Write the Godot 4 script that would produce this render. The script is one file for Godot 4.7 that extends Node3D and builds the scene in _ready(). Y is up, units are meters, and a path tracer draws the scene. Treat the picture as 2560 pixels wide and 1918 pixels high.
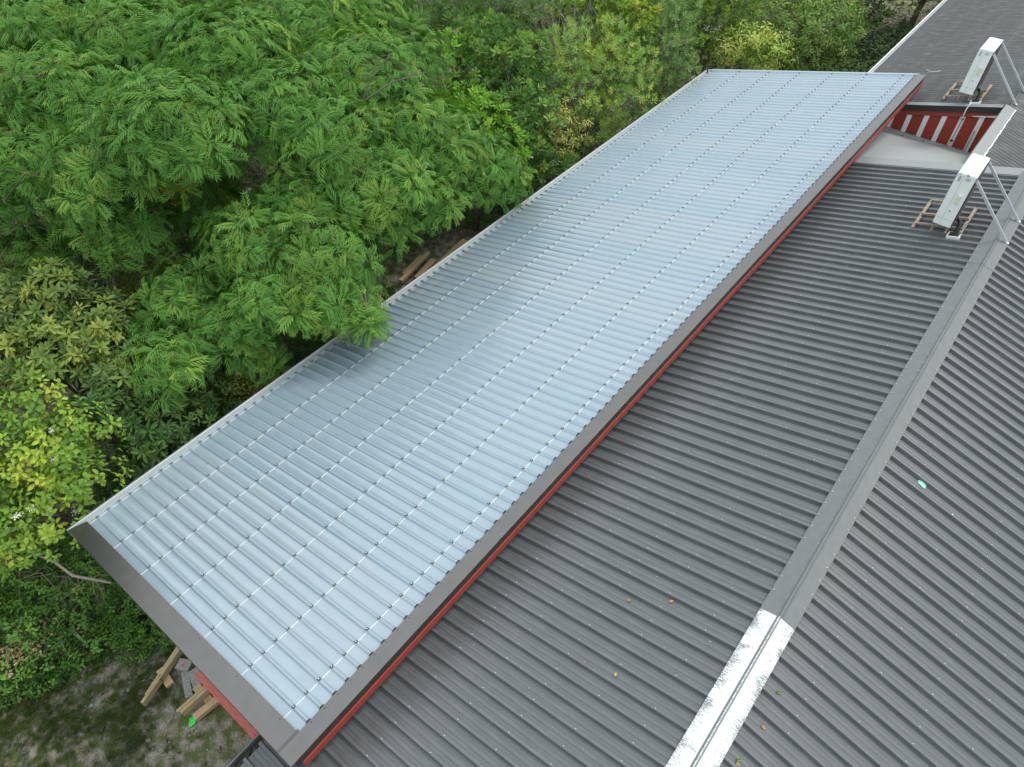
extends Node3D

const CAM_H := 10.9
const ROOF_A := 0.27053      # 15.5 degrees, pitch of the metal roofs
const CAN_A := 0.25482       # 14.6 degrees, pitch of the canopy
var M := {}
var rng := RandomNumberGenerator.new()
var names := {}

# ------------------------------------------------------------------ helpers
func lin(r: float, g: float, b: float, a := 1.0) -> Color:
	var c := Color(r, g, b).linear_to_srgb()
	c.a = a
	return c

func mat(c: Color, rough := 0.6, spec := 0.5, metal := 0.0) -> StandardMaterial3D:
	var m := StandardMaterial3D.new()
	m.albedo_color = c
	m.roughness = rough
	m.metallic_specular = spec
	m.metallic = metal
	return m

func noise_tex(seed_: int, freq: float, oct: int, stops: Array, size := 512, type := FastNoiseLite.TYPE_SIMPLEX_SMOOTH) -> NoiseTexture2D:
	var n := FastNoiseLite.new()
	n.seed = seed_
	n.frequency = freq
	n.noise_type = type
	n.fractal_octaves = oct
	var t := NoiseTexture2D.new()
	t.width = size
	t.height = size
	t.seamless = true
	t.noise = n
	if stops.size():
		var g := Gradient.new()
		var offs := PackedFloat32Array()
		var cols := PackedColorArray()
		for s in stops:
			offs.append(s[0])
			cols.append(s[1])
		g.offsets = offs
		g.colors = cols
		t.color_ramp = g
	return t

func tri(m: StandardMaterial3D, s: Vector3) -> void:
	m.uv1_triplanar = true
	m.uv1_world_triplanar = true
	m.uv1_scale = s

func mb() -> SurfaceTool:
	var st := SurfaceTool.new()
	st.begin(Mesh.PRIMITIVE_TRIANGLES)
	st.set_smooth_group(-1)
	return st

func quad(st: SurfaceTool, a: Vector3, b: Vector3, c: Vector3, d: Vector3) -> void:
	for p in [a, b, c, a, c, d]:
		st.add_vertex(p)

func box(st: SurfaceTool, c: Vector3, s: Vector3, b := Basis.IDENTITY) -> void:
	var h := s * 0.5
	var p := []
	for i in 8:
		p.append(c + b * Vector3(h.x if i & 1 else -h.x, h.y if i & 2 else -h.y, h.z if i & 4 else -h.z))
	quad(st, p[2], p[6], p[7], p[3])
	quad(st, p[0], p[1], p[5], p[4])
	quad(st, p[0], p[2], p[3], p[1])
	quad(st, p[4], p[5], p[7], p[6])
	quad(st, p[0], p[4], p[6], p[2])
	quad(st, p[1], p[3], p[7], p[5])

# box with chamfered long edges, length along local z
func bar(st: SurfaceTool, a: Vector3, b: Vector3, w: float, h: float, up := Vector3.UP, ch := 0.004) -> void:
	var d := (b - a).normalized()
	var x := up.cross(d).normalized()
	var y := d.cross(x).normalized()
	var pts := [Vector2(-w / 2 + ch, -h / 2), Vector2(w / 2 - ch, -h / 2), Vector2(w / 2, -h / 2 + ch), Vector2(w / 2, h / 2 - ch), Vector2(w / 2 - ch, h / 2), Vector2(-w / 2 + ch, h / 2), Vector2(-w / 2, h / 2 - ch), Vector2(-w / 2, -h / 2 + ch)]
	var n := pts.size()
	for i in n:
		var p: Vector2 = pts[i]
		var q: Vector2 = pts[(i + 1) % n]
		quad(st, a + x * p.x + y * p.y, b + x * p.x + y * p.y, b + x * q.x + y * q.y, a + x * q.x + y * q.y)
	for e in [a, b]:
		for i in range(1, n - 1):
			st.add_vertex(e + x * pts[0].x + y * pts[0].y)
			st.add_vertex(e + x * pts[i].x + y * pts[i].y)
			st.add_vertex(e + x * pts[i + 1].x + y * pts[i + 1].y)

func tube(st: SurfaceTool, path: Array, r0: float, r1: float, sides := 6) -> void:
	st.set_smooth_group(0)
	var n := path.size()
	var prev := []
	for i in n:
		var d: Vector3 = (path[mini(i + 1, n - 1)] - path[maxi(i - 1, 0)]).normalized()
		var x := d.cross(Vector3(0.31, 0.9, 0.17)).normalized()
		var y := d.cross(x)
		var r := lerpf(r0, r1, float(i) / maxf(n - 1, 1))
		var ring := []
		for k in sides:
			var t := TAU * k / sides
			ring.append(path[i] + (x * cos(t) + y * sin(t)) * r)
		if i:
			for k in sides:
				quad(st, prev[k], prev[(k + 1) % sides], ring[(k + 1) % sides], ring[k])
		prev = ring
	st.set_smooth_group(-1)

# a ribbon of a profile: pts are (across, out); swept from O along D for len, across along W, out along N
func sweep(st: SurfaceTool, pts: Array, O: Vector3, W: Vector3, N: Vector3, D: Vector3, length: float) -> void:
	for i in pts.size() - 1:
		var p: Vector2 = pts[i]
		var q: Vector2 = pts[i + 1]
		var a := O + W * p.x + N * p.y
		var b := O + W * q.x + N * q.y
		quad(st, a, b, b + D * length, a + D * length)

func numbered(n: String) -> String:
	var k: int = names.get(n, 0)
	names[n] = k + 1
	return n if k == 0 else "%s_%03d" % [n, k]

func put(st: SurfaceTool, called: String, m: Material, parent: Node3D, smooth := true) -> MeshInstance3D:
	st.generate_normals()
	var o := MeshInstance3D.new()
	o.mesh = st.commit()
	o.material_override = m
	o.name = numbered(called) if parent == self else called
	parent.add_child(o, true)
	return o

func put_mesh(mesh: Mesh, called: String, m: Material, parent: Node3D, t := Transform3D()) -> MeshInstance3D:
	var o := MeshInstance3D.new()
	o.mesh = mesh
	o.material_override = m
	o.name = numbered(called) if parent == self else called
	o.transform = t
	parent.add_child(o, true)
	return o

func thing(called: String, label: String, category: String, at := Vector3.ZERO, group := "") -> Node3D:
	var o := Node3D.new()
	o.name = numbered(called)
	add_child(o)
	o.position = at
	tag(o, label, category, group)
	return o

func tag(o: Node3D, label: String, category: String, group := "") -> void:
	o.set_meta("label", label)
	o.set_meta("category", category)
	if group:
		o.set_meta("group", group)

func kind(o: Node3D, k: String) -> Node3D:
	o.set_meta("kind", k)
	return o

func mesh_of(st: SurfaceTool) -> ArrayMesh:
	st.generate_normals()
	return st.commit()

# ------------------------------------------------------------------ materials
func materials() -> void:
	# dark painted steel roofing: slightly chalky, streaked along the fall (x)
	var m := mat(Color.WHITE, 0.42, 0.5)
	m.albedo_texture = noise_tex(3, 0.02, 5, [[0.0, lin(0.09, 0.098, 0.103)], [0.4, lin(0.107, 0.117, 0.122)], [0.7, lin(0.12, 0.13, 0.135)], [1.0, lin(0.165, 0.176, 0.179)]], 1024)
	tri(m, Vector3(0.12, 0.6, 1.1))
	m.roughness_texture = noise_tex(4, 0.03, 4, [[0.0, Color(0.75, 0.75, 0.75)], [1.0, Color(1, 1, 1)]], 512)
	m.metallic_specular = 0.6
	M.roof = m
	m = mat(Color.WHITE, 0.5, 0.5)
	m.albedo_texture = noise_tex(8, 0.025, 4, [[0.0, lin(0.122, 0.135, 0.139)], [0.5, lin(0.137, 0.15, 0.154)], [1.0, lin(0.155, 0.168, 0.171)]], 512)
	tri(m, Vector3(0.9, 0.9, 0.35))
	M.cap = m
	# old corrugated sheets: lichen and chalk patches
	m = mat(Color.WHITE, 0.62, 0.4)
	m.albedo_texture = noise_tex(12, 0.012, 6, [[0.0, lin(0.085, 0.092, 0.094)], [0.45, lin(0.105, 0.112, 0.114)], [0.66, lin(0.125, 0.132, 0.133)], [0.78, lin(0.16, 0.167, 0.167)], [1.0, lin(0.25, 0.256, 0.253)]], 1024)
	tri(m, Vector3(0.2, 0.3, 0.4))
	M.old_roof = m
	M.flash_light = mat(lin(0.24, 0.257, 0.26), 0.55)
	M.slab = mat(lin(0.3, 0.325, 0.325), 0.6)
	M.red_wall = mat(Color.WHITE, 0.7, 0.35)
	M.red_wall.albedo_texture = noise_tex(21, 0.03, 4, [[0.0, lin(0.3, 0.047, 0.031)], [1.0, lin(0.35, 0.058, 0.038)]], 256)
	tri(M.red_wall, Vector3(0.8, 0.8, 0.8))
	M.red_board = mat(lin(0.38, 0.05, 0.029), 0.5)
	M.red_trim = mat(lin(0.3, 0.048, 0.03), 0.6)
	M.black_trim = mat(lin(0.022, 0.024, 0.024), 0.5)
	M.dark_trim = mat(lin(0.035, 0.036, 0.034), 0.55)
	M.white_paint = mat(lin(0.77, 0.8, 0.79), 0.55)
	M.white_bright = mat(lin(0.86, 0.88, 0.88), 0.4)
	# flashings of the canopy: smooth satin steel
	m = mat(Color.WHITE, 0.27, 0.5, 0.9)
	m.albedo_texture = noise_tex(31, 0.03, 4, [[0.0, lin(0.19, 0.186, 0.18)], [1.0, lin(0.215, 0.21, 0.204)]], 256)
	tri(m, Vector3(0.5, 0.5, 0.5))
	M.flash = m
	# ribbed plastic sheets, four slightly different batches
	var tones := [lin(0.445, 0.575, 0.685, 0.86), lin(0.46, 0.585, 0.69, 0.86), lin(0.435, 0.57, 0.68, 0.86), lin(0.475, 0.59, 0.685, 0.86)]
	for i in 4:
		m = mat(tones[i], 0.26 + 0.015 * i, 0.7, 0.17)
		m.albedo_texture = noise_tex(200 + i, 0.02, 5, [[0.0, Color(0.95, 0.955, 0.96)], [0.5, Color(0.985, 0.985, 0.985)], [1.0, Color(1, 1, 0.995)]], 256)
		tri(m, Vector3(0.5, 0.7, 1.0))
		m.clearcoat_enabled = true
		m.clearcoat = 1.0
		m.clearcoat_roughness = 0.12
		m.transparency = BaseMaterial3D.TRANSPARENCY_ALPHA
		m.backlight_enabled = true
		m.backlight = lin(0.25, 0.3, 0.33)
		M["sheet%d" % i] = m
	m = mat(lin(0.5, 0.67, 0.74, 0.92), 0.27, 0.7, 0.1)
	m.transparency = BaseMaterial3D.TRANSPARENCY_ALPHA
	m.clearcoat_enabled = true
	m.clearcoat = 1.0
	m.clearcoat_roughness = 0.12
	M.sheet_lap = m
	M.tape = mat(lin(0.58, 0.65, 0.69), 0.4)
	M.gutter = mat(lin(0.62, 0.66, 0.67), 0.4)
	M.washer = mat(lin(0.028, 0.033, 0.036), 0.5)
	M.screw = mat(lin(0.62, 0.66, 0.68), 0.35, 0.5, 0.3)
	M.roof_screw = mat(lin(0.6, 0.63, 0.63), 0.5)
	M.ac = mat(lin(0.79, 0.83, 0.81), 0.45)
	M.ac_top = mat(Color.WHITE, 0.5)
	M.ac_top.albedo_texture = noise_tex(41, 0.03, 4, [[0.0, lin(0.3, 0.3, 0.29)], [0.22, lin(0.6, 0.6, 0.58)], [0.3, lin(0.87, 0.88, 0.87)], [1.0, lin(0.9, 0.91, 0.9)]], 256)
	tri(M.ac_top, Vector3(1.2, 1.2, 1.2))
	M.ac_dark = mat(lin(0.03, 0.025, 0.025), 0.6)
	M.cream = mat(lin(0.66, 0.69, 0.57), 0.5)
	M.sticker = mat(lin(0.38, 0.41, 0.41), 0.5)
	M.rust = mat(Color.WHITE, 0.8, 0.3)
	M.rust.albedo_texture = noise_tex(51, 0.06, 4, [[0.0, lin(0.09, 0.06, 0.04)], [0.4, lin(0.24, 0.18, 0.13)], [0.65, lin(0.48, 0.41, 0.34)], [1.0, lin(0.6, 0.54, 0.47)]], 256)
	tri(M.rust, Vector3(2.5, 2.5, 2.5))
	M.galv = mat(lin(0.56, 0.6, 0.62), 0.4, 0.5, 0.25)
	M.rubber = mat(lin(0.03, 0.032, 0.034), 0.6)
	M.sealant = mat(lin(0.78, 0.8, 0.8), 0.5)
	M.cable = mat(lin(0.3, 0.31, 0.3), 0.6)
	M.teal = mat(lin(0.33, 0.78, 0.62), 0.5)
	# timber
	m = mat(Color.WHITE, 0.75, 0.35)
	m.albedo_texture = noise_tex(61, 0.02, 5, [[0.0, lin(0.36, 0.28, 0.15)], [0.5, lin(0.47, 0.38, 0.22)], [1.0, lin(0.56, 0.47, 0.29)]], 512)
	tri(m, Vector3(6.0, 6.0, 0.6))
	M.timber = m
	m = m.duplicate()
	m.albedo_texture = noise_tex(62, 0.02, 5, [[0.0, lin(0.4, 0.26, 0.14)], [0.5, lin(0.56, 0.4, 0.23)], [1.0, lin(0.66, 0.49, 0.31)]], 512)
	M.timber_brown = m
	m = mat(Color.WHITE, 0.7, 0.35)
	m.albedo_texture = noise_tex(63, 0.03, 4, [[0.0, lin(0.5, 0.12, 0.1)], [1.0, lin(0.64, 0.21, 0.17)]], 256)
	tri(m, Vector3(0.7, 4.0, 4.0))
	M.pink = m
	M.hot_pink = mat(lin(0.85, 0.012, 0.19), 0.6)
	M.green_plastic = mat(lin(0.03, 0.75, 0.08), 0.4)
	M.green_strap = mat(lin(0.015, 0.09, 0.045), 0.6)
	m = mat(Color.WHITE, 0.9, 0.3)
	m.albedo_texture = noise_tex(64, 0.05, 4, [[0.0, lin(0.2, 0.2, 0.19)], [1.0, lin(0.42, 0.42, 0.41)]], 256)
	tri(m, Vector3(2, 2, 2))
	M.concrete = m
	M.stone = m
	# plants
	m = mat(Color.WHITE, 0.52, 0.33)
	m.vertex_color_use_as_albedo = true
	m.backlight_enabled = true
	m.backlight = Color(0.62, 0.7, 0.3)
	M.leaf = m
	m = mat(Color.WHITE, 0.9, 0.3)
	m.albedo_texture = noise_tex(71, 0.05, 4, [[0.0, lin(0.09, 0.075, 0.06)], [1.0, lin(0.21, 0.185, 0.155)]], 512)
	tri(m, Vector3(5, 1.5, 5))
	M.bark = m
	M.twig = mat(lin(0.24, 0.2, 0.16), 0.9)
	M.pale_twig = mat(lin(0.34, 0.3, 0.24), 0.9)
	M.flower = mat(lin(0.82, 0.83, 0.8), 0.7)
	M.wire = mat(lin(0.09, 0.1, 0.1), 0.5, 0.5, 0.3)
	# ground: bare trodden soil with patches of short grass
	m = mat(Color.WHITE, 0.95, 0.25)
	m.albedo_texture = noise_tex(81, 0.009, 6, [[0.0, lin(0.08, 0.12, 0.035)], [0.36, lin(0.13, 0.145, 0.065)], [0.46, lin(0.2, 0.19, 0.135)], [0.6, lin(0.27, 0.245, 0.2)], [0.8, lin(0.34, 0.315, 0.27)], [1.0, lin(0.43, 0.41, 0.37)]], 1024)
	tri(m, Vector3(0.42, 0.42, 0.42))
	m.normal_enabled = true
	m.normal_scale = 1.2
	var nt := noise_tex(82, 0.05, 6, [], 1024)
	nt.as_normal_map = true
	nt.bump_strength = 6.0
	m.normal_texture = nt
	M.soil = m

func rp(x: float, off := 0.0) -> Vector3:      # point of the roof plane left of the near ridge
	return Vector3(x - sin(ROOF_A) * off, 4.12 - (0.19 - x) * tan(ROOF_A) + cos(ROOF_A) * off, 0)

func rr(x: float, off := 0.0) -> Vector3:      # right of it
	return Vector3(x + sin(ROOF_A) * off, 4.12 - (x - 0.19) * tan(ROOF_A) + cos(ROOF_A) * off, 0)

func cp(s: float, z: float, off := 0.0) -> Vector3:   # point of the canopy plane, s along its slope
	var d := s + 2.726
	return Vector3(-2.638 + d * cos(CAN_A) - sin(CAN_A) * off, 3.806 + d * sin(CAN_A) + cos(CAN_A) * off, z)

# ------------------------------------------------------------------ main
func _ready() -> void:
	rng.seed = 7
	var cam := Camera3D.new()
	cam.name = "camera"
	cam.position = Vector3(0, CAM_H, 0)
	cam.rotation_degrees = Vector3(-48.0, 38.86, 0)
	cam.fov = 56.74
	cam.far = 400.0
	add_child(cam)
	var env := Environment.new()
	env.background_mode = Environment.BG_SKY
	var sm := ProceduralSkyMaterial.new()
	sm.sky_top_color = Color(0.955, 0.985, 1.0)
	sm.sky_horizon_color = Color(0.80, 0.835, 0.86)
	sm.sky_curve = 0.2
	sm.ground_bottom_color = Color(0.2, 0.22, 0.18)
	sm.ground_horizon_color = Color(0.3, 0.33, 0.3)
	sm.sun_angle_max = 1.0
	var sky := Sky.new()
	sky.sky_material = sm
	env.sky = sky
	env.background_energy_multiplier = 1.0
	env.tonemap_mode = Environment.TONE_MAPPER_LINEAR
	env.tonemap_exposure = 1.38
	env.sdfgi_enabled = true
	env.ssao_enabled = true
	env.ssil_enabled = true
	var we := WorldEnvironment.new()
	we.name = "world_environment"
	we.environment = env
	add_child(we)
	var sun := DirectionalLight3D.new()
	sun.name = "sun"
	sun.rotation_degrees = Vector3(-52, 165, 0)
	sun.light_energy = 0.48
	sun.light_color = Color(1.0, 0.98, 0.95)
	sun.light_angular_distance = 18.0
	sun.shadow_enabled = true
	add_child(sun)
	materials()
	ground()
	near_building()
	far_building()
	canopy()
	air_conditioner("white air conditioner with lichen-spotted top, struts standing on the smooth grey ridge cap", Vector3.ZERO, true)
	air_conditioner("white air conditioner on the old corrugated roof, thin white pipe running down from it", Vector3(-1.085, -0.30, -5.68), false)
	litter_on_roofs()
	timber()
	plants()
	undergrowth()
	fences()

# ------------------------------------------------------------------ setting
func ground() -> void:
	var st := mb()
	st.set_smooth_group(0)
	var n := FastNoiseLite.new()
	n.seed = 5
	n.frequency = 0.35
	# fine part around the visible soil, coarse beyond
	var xs := []
	var x := -120.0
	while x < 120.0:
		xs.append(x)
		x += 0.25 if x > -12.0 and x < -3.0 else 6.0 if absf(x) > 24.0 else 1.5
	xs.append(120.0)
	var zs := []
	var z := -140.0
	while z < 60.0:
		zs.append(z)
		z += 0.25 if z > -2.0 and z < 3.5 else 6.0 if z < -40.0 or z > 10.0 else 1.5
	zs.append(60.0)
	for i in xs.size() - 1:
		for j in zs.size() - 1:
			var p := []
			for c in [[i, j], [i + 1, j], [i + 1, j + 1], [i, j + 1]]:
				var px: float = xs[c[0]]
				var pz: float = zs[c[1]]
				p.append(Vector3(px, n.get_noise_2d(px, pz) * 0.05 - 0.02, pz))
			quad(st, p[0], p[1], p[2], p[3])
	kind(put(st, "ground", M.soil, self), "structure")

func trap_profile(pitch: float, count: int, base: float, top: float, h: float, bumps: bool, first := 0.0) -> Array:
	var pts := []
	for i in count:
		var c := first + i * pitch
		pts.append(Vector2(c - base / 2, 0))
		pts.append(Vector2(c - top / 2, h - 0.003))
		pts.append(Vector2(c - top / 2 + 0.004, h))
		pts.append(Vector2(c + top / 2 - 0.004, h))
		pts.append(Vector2(c + top / 2, h - 0.003))
		pts.append(Vector2(c + base / 2, 0))
		if bumps and i < count - 1:
			for k in [1.0 / 3, 2.0 / 3]:
				var b: float = c + base / 2 + (pitch - base) * k
				pts.append(Vector2(b - 0.008, 0))
				pts.append(Vector2(b - 0.003, 0.0035))
				pts.append(Vector2(b + 0.003, 0.0035))
				pts.append(Vector2(b + 0.008, 0))
	return pts

func near_building() -> void:
	var t := thing("house", "building with dark grey ribbed steel roof and a long ridge cap, partly painted white", "building", Vector3(0, 0, -6))
	var o := Vector3(0, 0, 6)
	var z0 := 2.05
	var count := 87
	var prof := trap_profile(0.19, count, 0.05, 0.034, 0.046, true, 0.0)
	var ca := cos(ROOF_A)
	var sa := sin(ROOF_A)
	var st := mb()
	sweep(st, prof, rp(0.16) + Vector3(0, 0, z0) + o, Vector3(0, 0, -1), Vector3(-sa, ca, 0), Vector3(-ca, -sa, 0), 3.43 / ca)
	put(st, "left_roof_slope", M.roof, t)
	st = mb()
	sweep(st, prof, rr(0.22) + Vector3(0, 0, z0) + o, Vector3(0, 0, -1), Vector3(sa, ca, 0), Vector3(ca, -sa, 0), 5.6 / ca)
	put(st, "right_roof_slope", M.roof, t)
	# screws in rows over the purlins
	st = mb()
	rng.seed = 11
	for i in count:
		var z := z0 - i * 0.19
		for k in 7:
			if rng.randf() < 0.85:
				var c := rp(-2.735 + 0.485 * k, 0.048) + Vector3(0, 0, z) + o
				screw(st, c, 0.0062, Vector3(-sa, ca, 0))
		for k in 10:
			var every := 1 if k % 2 == 0 else 3
			if i % every == 0 and rng.randf() < 0.95:
				var c2 := rr(0.71 + 0.485 * k, 0.048) + Vector3(0, 0, z) + o
				screw(st, c2, 0.0065 if rng.randf() < 0.95 else 0.012, Vector3(sa, ca, 0))
		for side in [-1, 1]:
			var c3: Vector3 = (rp(0.035, 0.0575) if side < 0 else rr(0.325, 0.0575)) + Vector3(0, 0, z) + o
			if z < -4.1 and rng.randf() < 0.94:
				screw(st, c3, 0.007, Vector3(side * sa, ca, 0))
	kind(put(st, "roof_screws", M.roof_screw, t), "stuff")
	# pale flecks of swarf and droppings on the sheets
	st = mb()
	rng.seed = 301
	var drift := FastNoiseLite.new()
	drift.seed = 4
	drift.frequency = 0.5
	for i in 900:
		var fx := rng.randf_range(-2.6, -0.05)
		var fz := rng.randf_range(-14.0, 0.5)
		if drift.get_noise_2d(fx * 1.5, fz) < 0.08:
			continue
		var q := fposmod(z0 - fz, 0.19)
		var up := 0.047 if q < 0.017 or q > 0.173 else 0.0045
		if up < 0.01 and (q < 0.03 or q > 0.16):
			continue
		var fs := 0.003 + 0.007 * pow(rng.randf(), 3.0)
		box(st, rp(fx, up) + Vector3(0, 0, fz) + o, Vector3(fs * rng.randf_range(0.8, 2.0), 0.002, fs), Basis(Vector3(0, 0, 1), ROOF_A) * Basis(Vector3.UP, rng.randf() * TAU))
	kind(put(st, "pale_flecks", M.sticker, t), "stuff")
	# ridge cap pieces with a small roll along the middle; the nearest is painted white
	var ends := [2.05, -3.96, -7.46, -11.02, -14.42]
	for i in 4:
		st = mb()
		var lift := 0.05 + (0.003 if i % 2 else 0.0)
		var c := Vector3(0.19, 4.12 + lift / ca, 0)
		var p := []
		p.append(rp(0.012, lift - 0.03))
		p.append(rp(0.012, lift))
		p.append(rp(0.172, lift))
		for a in 7:
			var q := PI * (1.0 - a / 6.0)
			p.append(c + Vector3(cos(q) * 0.016, sin(q) * 0.016 + 0.002, 0))
		p.append(rr(0.208, lift))
		p.append(rr(0.348, lift))
		p.append(rr(0.348, lift - 0.03))
		for k in p.size() - 1:
			var a1: Vector3 = p[k] + o + Vector3(0, 0, ends[i])
			var b1: Vector3 = p[k + 1] + o + Vector3(0, 0, ends[i])
			var dz := Vector3(0, 0, ends[i + 1] - ends[i] - (0.02 if i < 3 else 0.0))
			quad(st, a1, b1, b1 + dz, a1 + dz)
		var cap := put(st, "ridge_cap", M.cap, t)
		if i == 0:
			cap.set_meta("label", "white painted ridge cap with worn streaky edges")
			cap.material_override = white_cap_material()
			cap.mesh = white_cap_mesh(p, o, ends[0], ends[1] - 0.02)
	# flashing along the far edge of this roof
	st = mb()
	for side in [-1, 1]:
		for seg in [[-14.12, 0.05, -14.4, 0.055], [-14.4, 0.055, -14.4, -0.12]]:
			var f := func(x: float, off: float, z: float) -> Vector3:
				return (rp(x, off) if side < 0 else rr(x, off)) + Vector3(0, 0, z) + o
			var xa: float = -3.27 if side < 0 else 0.3
			var xb: float = 0.05 if side < 0 else 5.0
			quad(st, f.call(xa, seg[1], seg[0]), f.call(xb, seg[1], seg[0]), f.call(xb, seg[3], seg[2]), f.call(xa, seg[3], seg[2]))
	put(st, "edge_flashing", M.flash_light, t)
	# eaves gutter on the left, walls
	st = mb()
	var g := [Vector2(0.0, 0.0), Vector2(0.0, -0.1), Vector2(0.115, -0.1), Vector2(0.115, 0.015), Vector2(0.13, 0.015), Vector2(0.13, -0.112), Vector2(-0.005, -0.112)]
	sweep(st, g, Vector3(-3.245, 3.15, z0) + o, Vector3(-1, 0, 0), Vector3(0, 1, 0), Vector3(0, 0, -1), 16.4)
	var gut := put(st, "gutter", M.cap, t)
	st = mb()
	rng.seed = 77
	for i in 120:
		var mz := z0 - rng.randf() * 2.6
		box(st, Vector3(-3.3 - rng.randf() * 0.06, 3.062 + rng.randf() * 0.02, mz) + o, Vector3(0.03, 0.03, 0.05) * rng.randf_range(0.5, 1.3), Basis(Vector3.UP, rng.randf() * TAU))
	kind(put(st, "gutter_moss", mat(lin(0.06, 0.065, 0.02), 0.95), gut), "stuff")
	st = mb()
	box(st, Vector3(1.4, 1.5, -6.2) + o, Vector3(8.6, 3.0, 16.0))
	put(st, "wall", M.white_paint, t)
	st = mb()
	box(st, Vector3(-3.12, 3.0, -6.2) + o, Vector3(0.14, 0.26, 16.3))
	put(st, "fascia", M.dark_trim, t)
	st = mb()      # gable infill under the far edge
	for tr in [[rp(-3.2, -0.02), rp(0.19, -0.02), rr(5.6, -0.02)]]:
		for q in tr:
			st.add_vertex(q + Vector3(0, 0, -14.2) + o)
	put(st, "gable_wall", M.white_paint, t)

func screw(st: SurfaceTool, c: Vector3, r: float, n: Vector3) -> void:
	var x := Vector3(0, 0, 1)
	var y := n.cross(x)
	var top := c + n * 0.006
	for k in 6:
		var a := TAU * k / 6
		var b := TAU * (k + 1) / 6
		var pa := x * cos(a) + y * sin(a)
		var pb := x * cos(b) + y * sin(b)
		quad(st, c + pa * r, c + pb * r, top + pb * r * 0.7, top + pa * r * 0.7)
		for p in [top, top + pa * r * 0.7, top + pb * r * 0.7]:
			st.add_vertex(p)

func white_cap_material() -> StandardMaterial3D:
	# white paint rolled on the cap: worn through in specks and short cross strokes along both edges
	var w := 192
	var h := 2048
	var im := Image.create(w, h, false, Image.FORMAT_RGB8)
	var fine := FastNoiseLite.new()
	fine.seed = 91
	fine.frequency = 0.22
	fine.fractal_octaves = 3
	var broad := FastNoiseLite.new()
	broad.seed = 92
	broad.frequency = 0.012
	var stroke := FastNoiseLite.new()
	stroke.seed = 93
	stroke.frequency = 0.16
	var white := lin(0.66, 0.68, 0.685)
	var grey := lin(0.15, 0.16, 0.165)
	for j in h:
		for i in w:
			var u := float(i) / w
			var edge := minf(u, 1.0 - u)
			var wear := 0.93 - clampf(edge * 3.0, 0.0, 1.0) * 0.72 + broad.get_noise_2d(i * 0.5, j) * 0.55
			var f := fine.get_noise_2d(i, j) * 0.75 + stroke.get_noise_2d(i * 0.16, j * 1.4) * 0.75
			var k := smoothstep(0.28, 0.5, f + wear - 0.42)
			if absf(u - 0.462) < 0.028 or absf(u - 0.545) < 0.022:
				k = maxf(k, 0.9)      # a dark grey line along each fold beside the roll
			if absf(u - 0.504) < 0.018 and f > 0.08:
				k = maxf(k, 0.7)
			for spot in [Vector3(0.12, 0.918, 0.09), Vector3(0.24, 0.923, 0.045)]:
				var d := Vector2((u - spot.x), (float(j) / h - spot.y) * 18.0).length()
				if d < spot.z and f > -0.25:
					k = maxf(k, 0.62)
			im.set_pixel(i, j, white.lerp(grey, clampf(k, 0.0, 0.92)))
	var m := mat(Color.WHITE, 0.55, 0.4)
	m.albedo_texture = ImageTexture.create_from_image(im)
	return m

func white_cap_mesh(p: Array, o: Vector3, za: float, zb: float) -> ArrayMesh:
	var st := mb()
	var total := 0.0
	var run := [0.0]
	for k in p.size() - 1:
		total += (p[k + 1] - p[k]).length()
		run.append(total)
	for k in p.size() - 1:
		var c := [[p[k], za, run[k], 0.0], [p[k + 1], za, run[k + 1], 0.0], [p[k + 1], zb, run[k + 1], 1.0], [p[k], zb, run[k], 1.0]]
		for i in [0, 1, 2, 0, 2, 3]:
			st.set_uv(Vector2(c[i][2] / total, c[i][3]))
			st.add_vertex(c[i][0] + o + Vector3(0, 0, c[i][1]))
	return mesh_of(st)

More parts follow.
